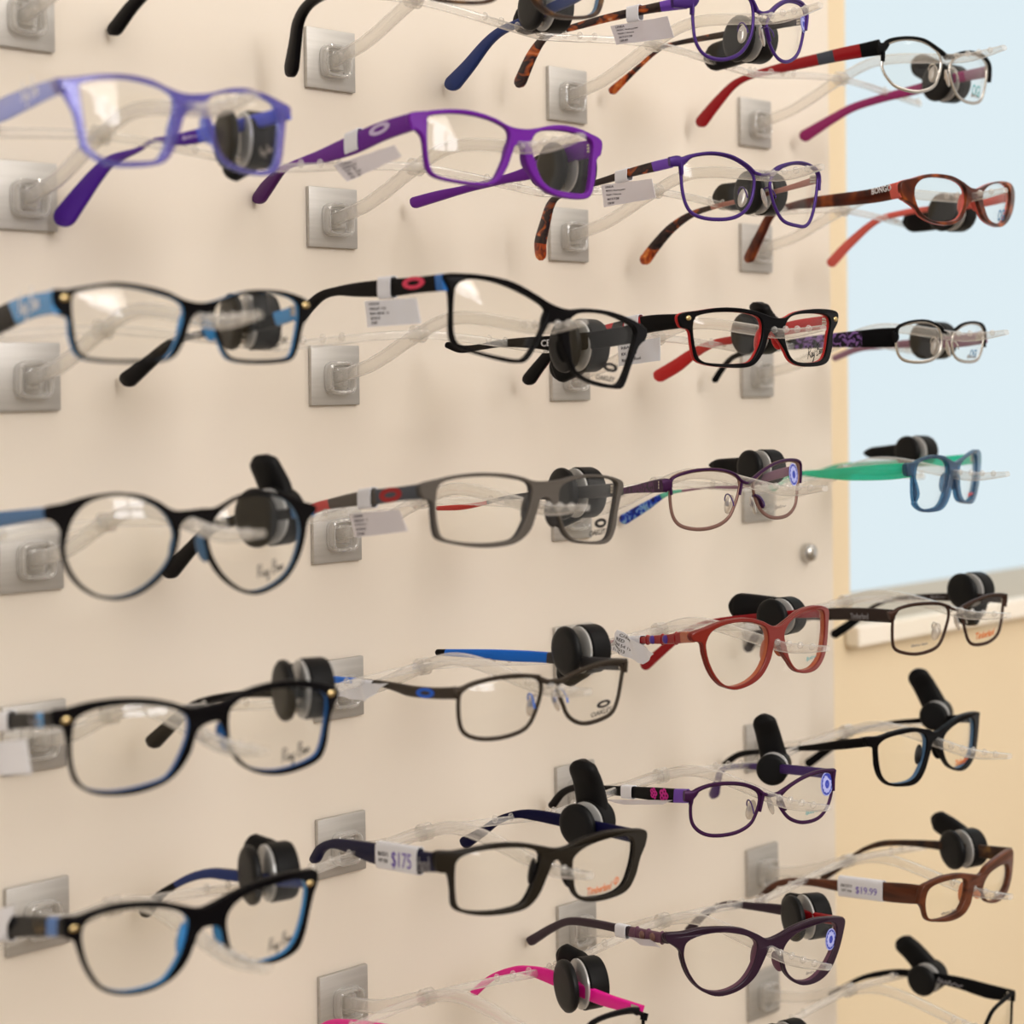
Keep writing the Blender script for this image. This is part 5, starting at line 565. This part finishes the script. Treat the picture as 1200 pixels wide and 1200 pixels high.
SPEC = {
'A0': dict(label='black eyeglasses of which only a temple tip hangs in at the top left edge', front='black', tl=full('black'), tr=full('black')),
'B0': dict(label='dark tortoiseshell eyeglasses with blue inner rims cut off by the top edge', front='tortoise_dark', inner_only=True, lining='blue_grey', tl=full('black'), tr=full('navy_mid')),
'C0': dict(label='violet metal eyeglasses with tortoiseshell temples in the topmost row, blue sticker on lens', front='violet_metal', rim='violet_metal', pad_arm='violet_metal',
    tl=parts((.12, 'violet_bright', None), (.3, 'tortoise', None), (.62, 'tortoise', 'brown_dark'), (1, 'tortoise', None)), tr=parts((.45, 'brown_dark', None), (.85, 'tortoise', None), (1, 'tortoise_orange', None)), th=2.2),
'D0': dict(label='half-rim eyeglasses with black brow, dark red temple and magenta temple near the window top', front='black_soft', rim='silver', rim_r=.5,
    tl=parts((.09, 'black_soft', None), (.22, 'red_dark', None), (.3, 'slate', None), (1, 'red_dark', None)), tr=parts((.12, 'mauve', None), (.9, 'magenta_temple', None), (1, 'magenta_temple', None)), th=2.8),
'A1': dict(label='clear lavender blue plastic eyeglasses with deep purple temple tip at upper left', front='lavender_clear', lining='ice_blue_clear', pad='ice_blue_clear',
    tl=parts((.05, 'navy_clear', None), (1, 'ice_blue_clear', None)), tr=parts((.34, 'violet_blue', None), (.55, 'violet_tip', None), (1, 'violet_tip', None))),
'B1': dict(label='matte bright purple rectangular eyeglasses with paper price tag on temple', front='purple_matte', tl=parts((.8, 'purple_matte', None), (1, 'purple_dark', None)), tr=full('purple_matte')),
'C1': dict(label='violet metal eyeglasses with tortoiseshell temples right of the matte purple pair', front='violet_metal', rim='violet_metal', pad_arm='violet_metal',
    tl=parts((.1, 'violet_bright', None), (.32, 'tortoise', None), (.68, 'brown_dark', None), (.93, 'tortoise', None), (1, 'tortoise_orange', None)), tr=parts((.55, 'copper', None), (.92, 'tortoise', None), (1, 'tortoise_orange', None)), th=2.2),
'D1': dict(label='brown tortoise oval eyeglasses with coral inside in front of the bright window', tf=2.5, tb=1.5, front='havana', lining='coral', pad='coral', lining_label='coral inner layer of the rims',
    tl=parts((.05, 'coral', None), (.5, 'havana', 'coral'), (1, 'havana', 'coral')), tr=full('coral')),
'A2': dict(label='black rectangular eyeglasses with sky blue inner rims and blue temple patch at left edge', front='black', lining='blue_lining', lining_label='sky blue inner layer of the rims',
    tl=parts((.32, 'blue_lining', None), (1, 'black', 'blue_lining')), tr=parts((.12, 'blue_lining', None), (1, 'black', None))),
'B2': dict(label='black rectangular eyeglasses tilted down with red oval emblem on the temple', front='black', lining='black_soft', pad='black_soft',
    tl=parts((.04, 'blue_deep', None), (1, 'black_matte', None)), tr=full('black_matte')),
'C2': dict(label='black eyeglasses with bright red inner rims and red temple', front='black', lining='red', lining_label='bright red inner layer of the rims',
    tl=parts((.22, 'black', 'red'), (.5, 'red_camo', 'red'), (1, 'black', 'red')), tr=full('red')),
'D2': dict(label='small half-rim eyeglasses with broad purple floral temple before the window', front='black_soft', rim='silver', rim_r=.5,
    tl=parts((.16, 'black_soft', None), (.5, 'floral', 'black_soft'), (1, 'black_soft', None)), tr=full('mauve'), th=2.6),
'A3': dict(label='round matte black eyeglasses with blue temple at left', front='black_matte', inner_only=True, lining='blue_grey', lining_label='blue grey inner layer of the rims', tl=full('steel_temple'), tr=parts((.1, 'steel_temple', None), (1, 'black_matte', None))),
'B3': dict(label='taupe grey rectangular eyeglasses with red temple tip and red oval emblem', front='grey_taupe', lining='grey_dark', pad='grey_dark',
    tl=parts((.3, 'slate', None), (.66, 'grey_taupe', None), (1, 'red', None)), tr=parts((.55, 'grey_dark', None), (.7, 'red', 'slate'), (1, 'red', None))),
'C3': dict(label='plum metal eyeglasses with blue patterned temple tip and round blue sticker, mid-height', front='plum_metal', rim='bronze', pad_arm='violet_metal', rim_r=.65,
    tl=parts((.1, 'plum_metal', None), (1, 'plum_pattern', None)), tr=parts((.62, 'mauve', None), (.74, 'teal_pale_clear', None), (1, 'blue_pattern', None)), th=2.4),
'D3': dict(label='steel blue translucent eyeglasses with teal green temples', front='steel_clear', lining='steel_clear', tl=full('teal_clear'), tr=parts((.5, 'teal_clear', None), (1, 'teal_pale_clear', None))),
'A4': dict(pad='blue_deep', label='glossy black square eyeglasses with dark blue lining and white tag at left edge', front='black', inner_only=True, lining='blue_deep', lining_label='dark blue inner layer of the rims',
    tl=parts((.07, 'black', None), (.14, 'blue_lining', None), (1, 'black', None)), tr=full('black')),
'B4': dict(label='dark gunmetal wire eyeglasses with vivid blue temple tips', front='gunmetal', rim='gunmetal', rim_r=.7, pad_arm='sport_blue',
    tl=parts((.66, 'gunmetal', None), (1, 'sport_blue', None)), tr=parts((.38, 'grey_dark', None), (.94, 'sport_blue', None), (1, 'black_matte', None)), th=3.),
'C4': dict(label='translucent red brown eyeglasses with amber lining and crumpled white tag', front='red_brown', inner_only=True, lining='orange_clear', pad='orange_clear', lining_label='amber inner layer of the rims',
    tl=parts((.08, 'orange_clear', None), (.36, 'red_dark', None), (1, 'red_dark', None)), tr=full('red_dark'), studs=(.3, .2), stud_mat='stud_purple', beads=(.14, .25, .36), bead_mat='red_dark'),
'D4': dict(label='dark brown metal rectangular eyeglasses just below the window sill', front='brown_metal', rim='brown_metal', tl=full('brown_dark'), tr=parts((.75, 'brown_dark', None), (1, 'black_soft', None)), th=2.8),
'A5': dict(label='black eyeglasses with bright blue lining, lowest at the left edge', front='black', inner_only=True, lining='blue_lining', lining_label='bright blue inner layer of the rims',
    tl=parts((.04, 'black', None), (.12, 'blue_deep', None), (1, 'black', None)), tr=parts((.75, 'black', 'navy_mid'), (1, 'black', None))),
'B5': dict(label='dark olive rectangular eyeglasses with navy temples and handwritten price band', front='olive_black', lining='black', pad='black', tl=full('navy'), tr=full('navy')),
'C5': dict(label='purple metal eyeglasses with pink flowers on a black temple', front='plum_metal', rim='plum_metal', pad_arm='violet_metal', rim_r=.6,
    tl=parts((.08, 'violet_bright', None), (1, 'black', None)), tr=full('violet_metal'), th=2.6),
'D5': dict(label='black square eyeglasses with pale blue lining against the cream wall', front='black', inner_only=True, lining='blue_grey', pad='black', tl=full('black'), tr=full('black')),
'B6': dict(label='eyeglasses with hot pink temples cut off by the bottom edge', front='black', rim='black', tl=full('hot_pink'), tr=parts((.94, 'hot_pink', None), (1, 'hot_pink', None)), th=3.),
'C6': dict(label='dark plum cat-eye eyeglasses with beaded temple in the lowest full row', front='plum', inner_only=True, lining='plum_lining', lining_label='mauve inner layer of the rims',
    tl=parts((.04, 'plum', None), (.24, 'plum_lining', None), (1, 'plum', None)), tr=parts((.25, 'red_dark', None), (1, 'plum', None)), studs=(.09, .17), stud_mat='bronze', beads=(.05, .13, .21), bead_mat='plum_lining'),
'D6': dict(label='brown plastic rectangular eyeglasses with handwritten price on the temple at right', front='wood_brown', pad='amber', tl=full('wood_brown', 'tortoise_dark'), tr=full('tortoise_dark')),
'D7': dict(label='black metal eyeglasses cut off at the bottom right corner', front='black_soft', rim='black_soft', tl=full('black_soft'), tr=full('black_soft'), th=2.6),
}
GL = {}
for nm in PAIRS: GL[nm] = eyeglasses(nm, PAIRS[nm], SPEC[nm])
# ------------------------------------------------------------------ display arms on the wall panel
def display_arm():
    root = empty('display_arm', (0, 0, 0))
    h = PLATE/2*MM
    bm = bmesh.new(); bx(bm, (-h, -.003, -h), (h, 0, h), .0005)
    obj('wall_plate', bm, 'brushed_metal', root)['label'] = 'square brushed metal wall plate'
    bm = bmesh.new()
    loop = []
    for k in range(32):
        a = 2*PI*k/32; c, s = math.cos(a), math.sin(a)
        loop.append(Vector((1*MM+8.2*MM*math.copysign(abs(c)**.45, c), -6*MM, -1.5*MM+8.2*MM*math.copysign(abs(s)**.45, s))))
    sweep(bm, loop, (1.3*MM, 3.4*MM), up=Vector((0, -1, 0)), n=10, power=3, closed=True)
    so = obj('socket', bm, 'acrylic', root); so['label'] = 'clear square socket on the plate'
    bm = bmesh.new(); bx(bm, (-3.2*MM, -8.5*MM, -6.5*MM), (5.0*MM, -2.5*MM, 4.5*MM), .0012)
    obj('clip', bm, 'acrylic', so)
    prof = [(-4, -1), (-18, 1.4), (-33, 4.5), (-45, 8.5), (-54, 12), (-66, 17), (-76, 20.5)]
    bm = bmesh.new(); q = catmull([(0, y, z) for y, z in prof], False, 5)
    sweep(bm, [p*MM for p in q], (3.0*MM, 3.6*MM), n=14, power=3.2)
    obj('stem', bm, 'acrylic', root)
    bm = bmesh.new()
    lathe(bm, [(-4.2*MM, .5*MM), (-4.2*MM, 3.6*MM), (-3.4*MM, 4.5*MM), (3.4*MM, 4.5*MM), (4.2*MM, 3.6*MM), (4.2*MM, .5*MM)], Matrix.Translation((0, -.076, .0207)), 20)
    jo = obj('joint', bm, 'acrylic', root)
    prof = [(-76, 20.5), (-93, 26), (-107, 28), (-125, 27), (-148, 23.5), (-168, 20.5), (-182, 20.5), (-200, 22.5)]
    hs = [3.2, 3.3, 3.3, 3.3, 3.2, 3.0, 2.6, 1.6]
    q = catmull([(a, y, z) for (y, z), a in zip(prof, hs)], False, 5)
    bm = bmesh.new(); sweep(bm, [Vector((0, p.y, p.z))*MM for p in q], [(2.8*MM, p.x*MM) for p in q], n=14, power=3)
    nr = obj('nose_arm', bm, 'acrylic', root)
    for y in (-158, -166, -174, -182, -190):
        z = 22.6 if y > -175 else 22.4
        bm = bmesh.new()
        ellipsoid(bm, Matrix.Translation((0, y*MM, z*MM)) @ Matrix.Diagonal((2.2*MM, 1.5*MM, 2.0*MM, 1)), 6)
        obj('nose_notch', bm, 'acrylic', nr)
    bm = bmesh.new()
    xs = [(-92, 13.2), (-75, 14.6), (-50, 17.2), (-25, 19.4), (0, 20.5), (25, 19.4), (50, 17.2), (75, 14.6), (92, 13.2)]
    q = catmull([(x, -76, z) for x, z in xs], False, 3)
    sweep(bm, [p*MM for p in q], (2.0*MM, 2.2*MM), n=10, power=3)
    cb = obj('crossbar', bm, 'acrylic', root)
    for s in (-1, 1):
        for x in (50, 62, 74, 90):
            z = 20.5-abs(x)*.083
            bm = bmesh.new()
            ellipsoid(bm, Matrix.Translation((s*x*MM, -.076, (z+2.3)*MM)) @ Matrix.Diagonal((1.5*MM, 1.9*MM, 2.3*MM, 1)), 6)
            obj('temple_stop', bm, 'acrylic', cb)
    return root
arm0 = display_arm()
ARML = {
'A0': 'clear display arm at the top left corner, above the lavender eyeglasses',
'B0': 'clear display arm in the top row, plate left of the blue temple tip',
'C0': 'clear display arm in the top row carrying violet metal eyeglasses',
'D0': 'clear display arm in the top row carrying the dark red half-rim eyeglasses',
'A1': 'clear display arm carrying the lavender blue eyeglasses', 'B1': 'clear display arm carrying the matte bright purple eyeglasses',
'C1': 'clear display arm in the second row carrying violet metal eyeglasses', 'D1': 'clear display arm carrying the brown and coral oval eyeglasses',
'A2': 'clear display arm carrying the black eyeglasses with sky blue rims', 'B2': 'clear display arm carrying the tilted black eyeglasses with red oval emblem',
'C2': 'clear display arm carrying the black and red eyeglasses', 'D2': 'clear display arm carrying the purple floral half-rim eyeglasses',
'A3': 'clear display arm carrying the round black eyeglasses', 'B3': 'clear display arm carrying the taupe grey eyeglasses',
'C3': 'clear display arm carrying the plum eyeglasses with blue patterned tip', 'D3': 'clear display arm carrying the teal and steel blue eyeglasses',
'A4': 'clear display arm carrying the glossy black eyeglasses with white tag', 'B4': 'clear display arm carrying the gunmetal eyeglasses with blue tips',
'C4': 'clear display arm carrying the red brown eyeglasses', 'D4': 'clear display arm carrying the brown metal eyeglasses below the sill',
'A5': 'clear display arm carrying the lowest black and blue eyeglasses at left', 'B5': 'clear display arm carrying the dark olive eyeglasses with navy temples',
'C5': 'clear display arm carrying the purple eyeglasses with pink flowers', 'D5': 'clear display arm carrying the black square eyeglasses by the cream wall',
'B6': 'clear display arm carrying the hot pink eyeglasses at the bottom edge', 'C6': 'clear display arm carrying the plum cat-eye eyeglasses',
'D6': 'clear display arm carrying the brown eyeglasses with handwritten price', 'D7': 'clear display arm at the bottom right corner, lowest in its column',
}
def dup(root):
    r = root.copy(); COL.objects.link(r)
    for ch in root.children:
        c = ch.copy(); COL.objects.link(c); c.parent = r
        for g in ch.children:
            d = g.copy(); COL.objects.link(d); d.parent = c
    return r
first = True
for nm, lb in ARML.items():
    o = arm0 if first else dup(arm0); first = False
    o.location = ('ABCD'.index(nm[0])*COLSP*MM, 0, -(int(nm[1])-2)*88*MM)
    tag(o, lb, 'display arm', 'clear display arms on the wall panel')
# ------------------------------------------------------------------ security tags clipped to the temples
WHO = {'A0': '', 'B0': 'the tortoiseshell eyeglasses at the top edge', 'C0': 'violet metal eyeglasses in the top row', 'D0': 'the dark red half-rim eyeglasses', 'A1': 'the lavender blue eyeglasses',
'B1': 'the matte bright purple eyeglasses', 'C1': 'violet metal eyeglasses in the second row', 'D1': 'the brown and coral oval eyeglasses', 'A2': 'the black eyeglasses with sky blue rims',
'B2': 'the tilted black eyeglasses with red emblem', 'C2': 'the black and red eyeglasses', 'D2': 'the purple floral half-rim eyeglasses', 'A3': 'the round black eyeglasses', 'B3': 'the taupe grey eyeglasses',
'C3': 'the plum eyeglasses with blue patterned tip', 'D3': 'the teal and steel blue eyeglasses', 'A4': 'the glossy black square eyeglasses', 'B4': 'the gunmetal eyeglasses with blue tips',
'C4': 'the red brown eyeglasses', 'D4': 'the brown metal eyeglasses below the sill', 'A5': 'the lowest black and blue eyeglasses', 'B5': 'the dark olive eyeglasses', 'C5': 'the purple eyeglasses with flowers',
'D5': 'the black square eyeglasses by the cream wall', 'B6': 'the hot pink temple', 'C6': 'the plum cat-eye eyeglasses', 'D6': 'the brown eyeglasses at right', 'D7': 'the black eyeglasses in the bottom right corner'}
def security_tag(nm, T):
    x, y, z = T['loc']; r = T['r']
    root = empty('security_tag', Vector((x, y, z))*MM, math.radians(T['ax']))
    pose = '' if T['tail'] is None else (', lever up' if T['tail'] > 40 else '')
    tag(root, ('black round clip-on security tag' + pose + ' on ' + WHO[nm]) if nm != 'C7' else 'black round security tag just showing at the bottom edge', 'security tag', 'security tags clipped to the temples')
    rm = r*MM
    bm = bmesh.new(); lathe(bm, [(-7.2*MM, .1*MM), (-7.4*MM, rm*.7), (-7.0*MM, rm*.9), (-6.0*MM, rm*.985), (-4.6*MM, rm), (-3.2*MM, rm*.96), (-2.6*MM, rm*.85), (-2.6*MM, .1*MM)])
    obj('clamp_pad', bm, 'tag_black_face', root)
    bm = bmesh.new(); lathe(bm, [(2.0*MM, .1*MM), (2.0*MM, rm*.9), (2.4*MM, rm*.95), (3.4*MM, rm*.95), (3.7*MM, rm*.9), (3.7*MM, .1*MM)])
    obj('clear_ring', bm, 'ring_clear', root)['label'] = 'clear pale ring between the discs'
    bm = bmesh.new(); lathe(bm, [(3.7*MM, .1*MM), (3.7*MM, rm*.93), (4.4*MM, rm), (13.6*MM, rm*.98), (15.2*MM, rm*.93), (15.8*MM, rm*.82), (15.8*MM, .1*MM)])
    obj('puck', bm, 'tag_black', root)
    bm = bmesh.new(); lathe(bm, [(-2.8*MM, .1*MM), (-2.8*MM, 2.0*MM), (3.9*MM, 2.0*MM), (3.9*MM, .1*MM)], Matrix.Translation((0, 0, -r*.62*MM)), 16)
    obj('pin', bm, 'silver', root)
    if T['tail'] is not None:
        a = math.radians(T['tail']); dv = Vector((0, math.cos(a), math.sin(a)))
        L = r*T['len']
        path = [Vector((9.5, 0, 0))+dv*(r*.3), Vector((9.3, 0, 0))+dv*min(r*.9, L*.5), Vector((7.2, 0, 0))+dv*(L*.62), Vector((4.6, 0, 0))+dv*(L*.80), Vector((3.2, 0, 0))+dv*(L*.93), Vector((3.0, 0, 0))+dv*L]
        q = catmull(path, False, 5); n = len(q)
        secs = []; w0, w1 = ((.72, .60) if r > 12 else (.86, .74)) if T['len'] < 3.6 else (.62, .34)
        for i in range(n):
            s = (q[i]-q[0]).length/(q[-1]-q[0]).length
            w = r*(w0+(w1-w0)*s)
            if s > .8: w *= math.sqrt(max(.06, 1-((s-.8)/.205)**2))
            secs.append((w*MM, (4.6-1.2*s)*MM*(1 if s < .92 else .8)))
        bm = bmesh.new(); sweep(bm, [p*MM for p in q], secs, up=Vector((1, 0, 0)), n=16, power=3)
        obj('lever', bm, 'tag_black', root)
    return root
for nm, T in TAGS.items(): security_tag(nm, T)
# ------------------------------------------------------------------ price tags
PL = {'B1': 'white price tag hanging from the matte purple temple', 'C1': 'white price tag on the violet metal eyeglasses in the second row', 'C0': 'white price tag on the violet metal eyeglasses in the top row',
'B2': 'pale blue-white price tag below the red oval emblem of the tilted black eyeglasses', 'B3': 'white price tag on the taupe grey eyeglasses', 'C2': 'white price tag seen through the lens of the tilted black eyeglasses',
'A4': 'blurred white price tag at the left edge on the glossy black eyeglasses', 'A5': 'folded white price tag at the lower left edge', 'B4': 'crumpled white price tag on the thin gunmetal temple',
'C4': 'crumpled white price tag on the red brown temple', 'B5': 'white price band with purple handwriting around the navy temple', 'D6': 'white price band with purple handwriting around the brown temple',
'C5': 'thin white tag band around the black temple with pink flowers', 'C6': 'white tag band around the plum beaded temple'}
def price_tag(nm, T):
    lx = Vector(T['lx']).normalized(); up = Vector((0, 0, 1)); out = lx.cross(up)          # x along the temple, y = inward
    root = empty('price_tag', Vector(T['loc'])*MM, math.atan2(lx.y, lx.x))
    tag(root, PL[nm], 'price tag', 'paper price tags on the temples')
    w, h, ti = T['w']/2, T['h']/2+.7, T['tilt']
    bm = bmesh.new(); n = 24
    rings = []
    for x in (-w, w):
        r = []
        for k in range(n):
            a = 2*PI*k/n; c, s = math.cos(a), math.sin(a)
            yy = 2.35*math.copysign(abs(c)**.5, c); zz = h*math.copysign(abs(s)**.5, s)
            r.append(Vector((x, yy, zz+x*ti)))
        rings.append(r)
    rg = [[rings[0][k]*MM, rings[1][k]*MM, Vector((rings[1][k].x, rings[1][k].y*.86, rings[1][k].z-.3*math.sin(2*PI*k/n)))*MM, Vector((rings[0][k].x, rings[0][k].y*.86, rings[0][k].z-.3*math.sin(2*PI*k/n)))*MM] for k in range(n)]
    skin_rings(bm, rg, closed=True)
    loop = obj('loop', bm, 'paper', root)
    if T['hand']:
        ang = math.atan(ti)
        for body, wd, px, pz, mt in ((T['hand'], w*.95, w*.3, -h*.15, 'pen'), ('06/15/13', w*.5, -w*.6, h*.18, 'ink'), ('OPT 024', w*.46, -w*.6, -h*.3, 'ink')):
            bm = text_me(body, width=wd)
            for p in bm.verts:
                a, b = p.co.x+px, p.co.y+pz
                p.co = Vector((a, -2.42-p.co.z, b+a*ti))*MM
            obj('handwritten_price' if mt == 'pen' else 'printed_line', bm, mt, loop, 0)
    if 'poly' in T:
        P0 = [Vector((a, b, 0)) for a, b in T['poly']]
        cen = sum(P0, Vector())/len(P0)
        # a slightly curled paper sheet with thickness
        bm = bmesh.new(); N = 8; quad = P0[:4] if len(P0) == 4 else None
        cr = 1.1 if nm in ('B4', 'C4') else .5
        def yoff(a, b): return -3.2-cr*math.sin(a*.35+b*.2)
        lay = []
        if quad:
            for off in (0, .25):
                g = []
                for i in range(N+1):
                    row = []
                    for j in range(N+1):
                        s, t = i/N, j/N
                        p = (quad[0]*(1-s)+quad[1]*s)*(1-t)+(quad[3]*(1-s)+quad[2]*s)*t
                        row.append(bm.verts.new(Vector((p.x, yoff(p.x, p.y)+off, p.y))*MM))
                    g.append(row)
                lay.append(g)
            for g in lay:
                for i in range(N):
                    for j in range(N): bm.faces.new((g[i][j], g[i+1][j], g[i+1][j+1], g[i][j+1]))
            a, b = lay
            ring = lambda g: [g[i][0] for i in range(N)]+[g[N][j] for j in range(N)]+[g[i][N] for i in range(N, 0, -1)]+[g[0][j] for j in range(N, 0, -1)]
            ra, rb = ring(a), ring(b)
        else:
            ra = [bm.verts.new(Vector((p.x, yoff(p.x, p.y), p.y))*MM) for p in P0]; rb = [bm.verts.new(Vector((p.x, yoff(p.x, p.y)+.25, p.y))*MM) for p in P0]
            ca = bm.verts.new(Vector((cen.x, -4.4, cen.y))*MM); cb = bm.verts.new(Vector((cen.x, -4.15, cen.y))*MM)
            for i in range(len(ra)):
                bm.faces.new((ra[i], ra[(i+1) % len(ra)], ca)); bm.faces.new((rb[i], rb[(i+1) % len(ra)], cb))
        for i in range(len(ra)): bm.faces.new((ra[i], ra[(i+1) % len(ra)], rb[(i+1) % len(ra)], rb[i]))
        lab = obj('label_sheet', bm, 'label_clear' if nm in ('B1', 'C0', 'C1', 'B3', 'C6', 'C5') else 'paper', root)
        if T['text'] and quad:
            q = quad
            nl = len(T['text']); ex = (q[1]-q[0]); ang = math.atan2(ex.y, ex.x); W = ex.length
            for i, ln in enumerate(T['text']):
                t = (i+.7)/(nl+.5); a0 = q[0]*(1-t)+q[3]*t
                wd = W*min(.72, .042*len(ln))*(1.1 if nm != 'C4' else .9)
                bm = text_me(ln, height=(q[3]-q[0]).length/(nl+1.6)*.62)
                for v in bm.verts: v.co.x *= 1.5
                wd = max(v.co.x for v in bm.verts)*2
                if wd > W*.8:
                    for v in bm.verts: v.co.x *= W*.8/wd
                    wd = W*.8
                c0 = a0+ex.normalized()*(W*.1+wd/2)
                for p in bm.verts:
                    a = c0.x+p.co.x*math.cos(ang)-p.co.y*math.sin(ang); b = c0.y+p.co.x*math.sin(ang)+p.co.y*math.cos(ang)
                    p.co = Vector((a, yoff(a, b)-.12-p.co.z, b))*MM
                obj('printed_line', bm, 'ink', lab, 0)
    return root
for nm, T in PRICE.items(): price_tag(nm, T)
# ------------------------------------------------------------------ the place
def struct(name, bm, mats, smooth=0):
    o = obj(name, bm, mats, None, smooth); o['kind'] = 'structure'; return o
bm = bmesh.new(); bx(bm, (-.62, 0, -.86), (.6425, .012, .62), .0012); struct('wall_panel', bm, 'panel')
bm = bmesh.new()                                        # cream wall behind, with the window opening cut out on the right
bx(bm, (-.9, .06, -1.2), (.7438, .30, 1.35)); bx(bm, (.7438, .06, -1.2), (2.6, .30, -.2135)); bx(bm, (.7438, .06, 1.05), (2.6, .30, 1.35)); bx(bm, (2.3, .06, -.2135), (2.6, .30, 1.05))
struct('wall_rear', bm, 'cream_paint')
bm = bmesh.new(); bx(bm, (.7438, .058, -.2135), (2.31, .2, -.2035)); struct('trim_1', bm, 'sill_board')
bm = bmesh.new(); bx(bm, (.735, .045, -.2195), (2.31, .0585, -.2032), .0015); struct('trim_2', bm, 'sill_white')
bm = bmesh.new(); bx(bm, (.7438, .19, -.2035), (2.3, .2, 1.05)); struct('window_1', bm, 'daylight_glass')
bm = bmesh.new(); bx(bm, (-2.2, -4.4, -1.2), (3.4, .3, -1.16)); struct('floor', bm, 'floor_grey')
# opposite wall of the shop with its paned window, mirrored in the lenses
bm = bmesh.new()
WX0, WX1, WZ0, WZ1 = -.65, .75, .55, 2.05
bx(bm, (-2.2, -4.3, -1.16), (WX0, -4.2, 2.6)); bx(bm, (WX1, -4.3, -1.16), (3.4, -4.2, 2.6)); bx(bm, (WX0, -4.3, -1.16), (WX1, -4.2, WZ0)); bx(bm, (WX0, -4.3, WZ1), (WX1, -4.2, 2.6))
struct('wall_front', bm, 'cream_paint')
bm = bmesh.new(); bx(bm, (WX0, -4.29, WZ0), (WX1, -4.27, WZ1)); w2 = struct('window_2', bm, 'window_glow')
bm = bmesh.new()
for i in range(3):
    x = WX0+(WX1-WX0)*i/2; bx(bm, (x-.05, -4.27, WZ0), (x+.05, -4.22, WZ1))
for i in range(5):
    z = WZ0+(WZ1-WZ0)*i/4; bx(bm, (WX0, -4.27, z-.045), (WX1, -4.22, z+.045))
o = obj('window_bars', bm, 'white_paint', w2)
# steel stand-off that holds the panel
t = empty('panel_standoff', (.6096, 0, -.131))
tag(t, 'round satin steel stand-off cap holding the wall panel near its right edge', 'standoff')
bm = bmesh.new(); lathe(bm, [(0, .0003), (0, .0066), (.0035, .0068), (.0062, .0058), (.0076, .0032), (.008, .0003)], Matrix.Rotation(-PI/2, 4, 'Z'), 32)
obj('cap', bm, 'chrome', t, 50)
bm = bmesh.new(); lathe(bm, [(-.06, .0003), (-.06, .005), (-.0005, .005), (-.0005, .0003)], Matrix.Rotation(-PI/2, 4, 'Z'), 24)
obj('barrel', bm, 'chrome', t)
# ------------------------------------------------------------------ light
sc = bpy.context.scene
w = bpy.data.worlds.new('shop_light'); sc.world = w; w.use_nodes = True
w.node_tree.nodes['Background'].inputs['Color'].default_value = (*lin((255, 247, 238)), 1)
w.node_tree.nodes['Background'].inputs['Strength'].default_value = .62
def area(name, loc, target, size, power, rgb, sy=None):
    l = bpy.data.lights.new(name, 'AREA'); l.energy = power; l.color = lin(rgb); l.size = size
    if sy: l.shape = 'RECTANGLE'; l.size_y = sy
    o = bpy.data.objects.new(name, l); COL.objects.link(o); o.location = loc
    o.rotation_euler = (Vector(target)-Vector(loc)).to_track_quat('-Z', 'Y').to_euler()
    return o
area('added_light', (.1, -2.9, 1.5), (.3, 0, -.1), 1.3, 34, (255, 247, 238))  # added unseen fill, set far back to light the panel from the front
area('added_light.001', (1.5, -1.1, 1.2), (.4, 0, -.1), .5, 3.0, (255, 246, 236))  # added unseen key from the upper right, throws shadows to the left
for i, (x, y) in enumerate(((-.2, -.8), (.35, -1.0), (.9, -.75))):
    area('downlight', (x, y, 1.45), (x, y, 0), .07, .42, (255, 246, 234))
# ------------------------------------------------------------------ camera
cam = bpy.data.cameras.new('camera'); co = bpy.data.objects.new('camera', cam); COL.objects.link(co)
r, u, b = (Vector(v) for v in CAM['M'])
co.matrix_world = Matrix(((r.x, u.x, b.x, CAM['C'][0]*MM), (r.y, u.y, b.y, CAM['C'][1]*MM), (r.z, u.z, b.z, CAM['C'][2]*MM), (0, 0, 0, 1)))
cam.sensor_width = 36; cam.sensor_fit = 'HORIZONTAL'; cam.lens = CAM['lens']; cam.shift_y = CAM['shift_y']
cam.clip_start = .02; cam.clip_end = 30
cam.dof.use_dof = True; cam.dof.focus_distance = CAM['focus']*MM; cam.dof.aperture_fstop = 5.6
sc.camera = co
sc.view_settings.view_transform = 'Standard'; sc.view_settings.look = 'None'; sc.view_settings.gamma = 1; sc.view_settings.use_curve_mapping = False
sc.view_settings.exposure = 0.28
sc.cycles.transparent_max_bounces = 40; sc.cycles.max_bounces = 10; sc.cycles.glossy_bounces = 4; sc.cycles.diffuse_bounces = 3
sc.cycles.caustics_reflective = False; sc.cycles.caustics_refractive = False
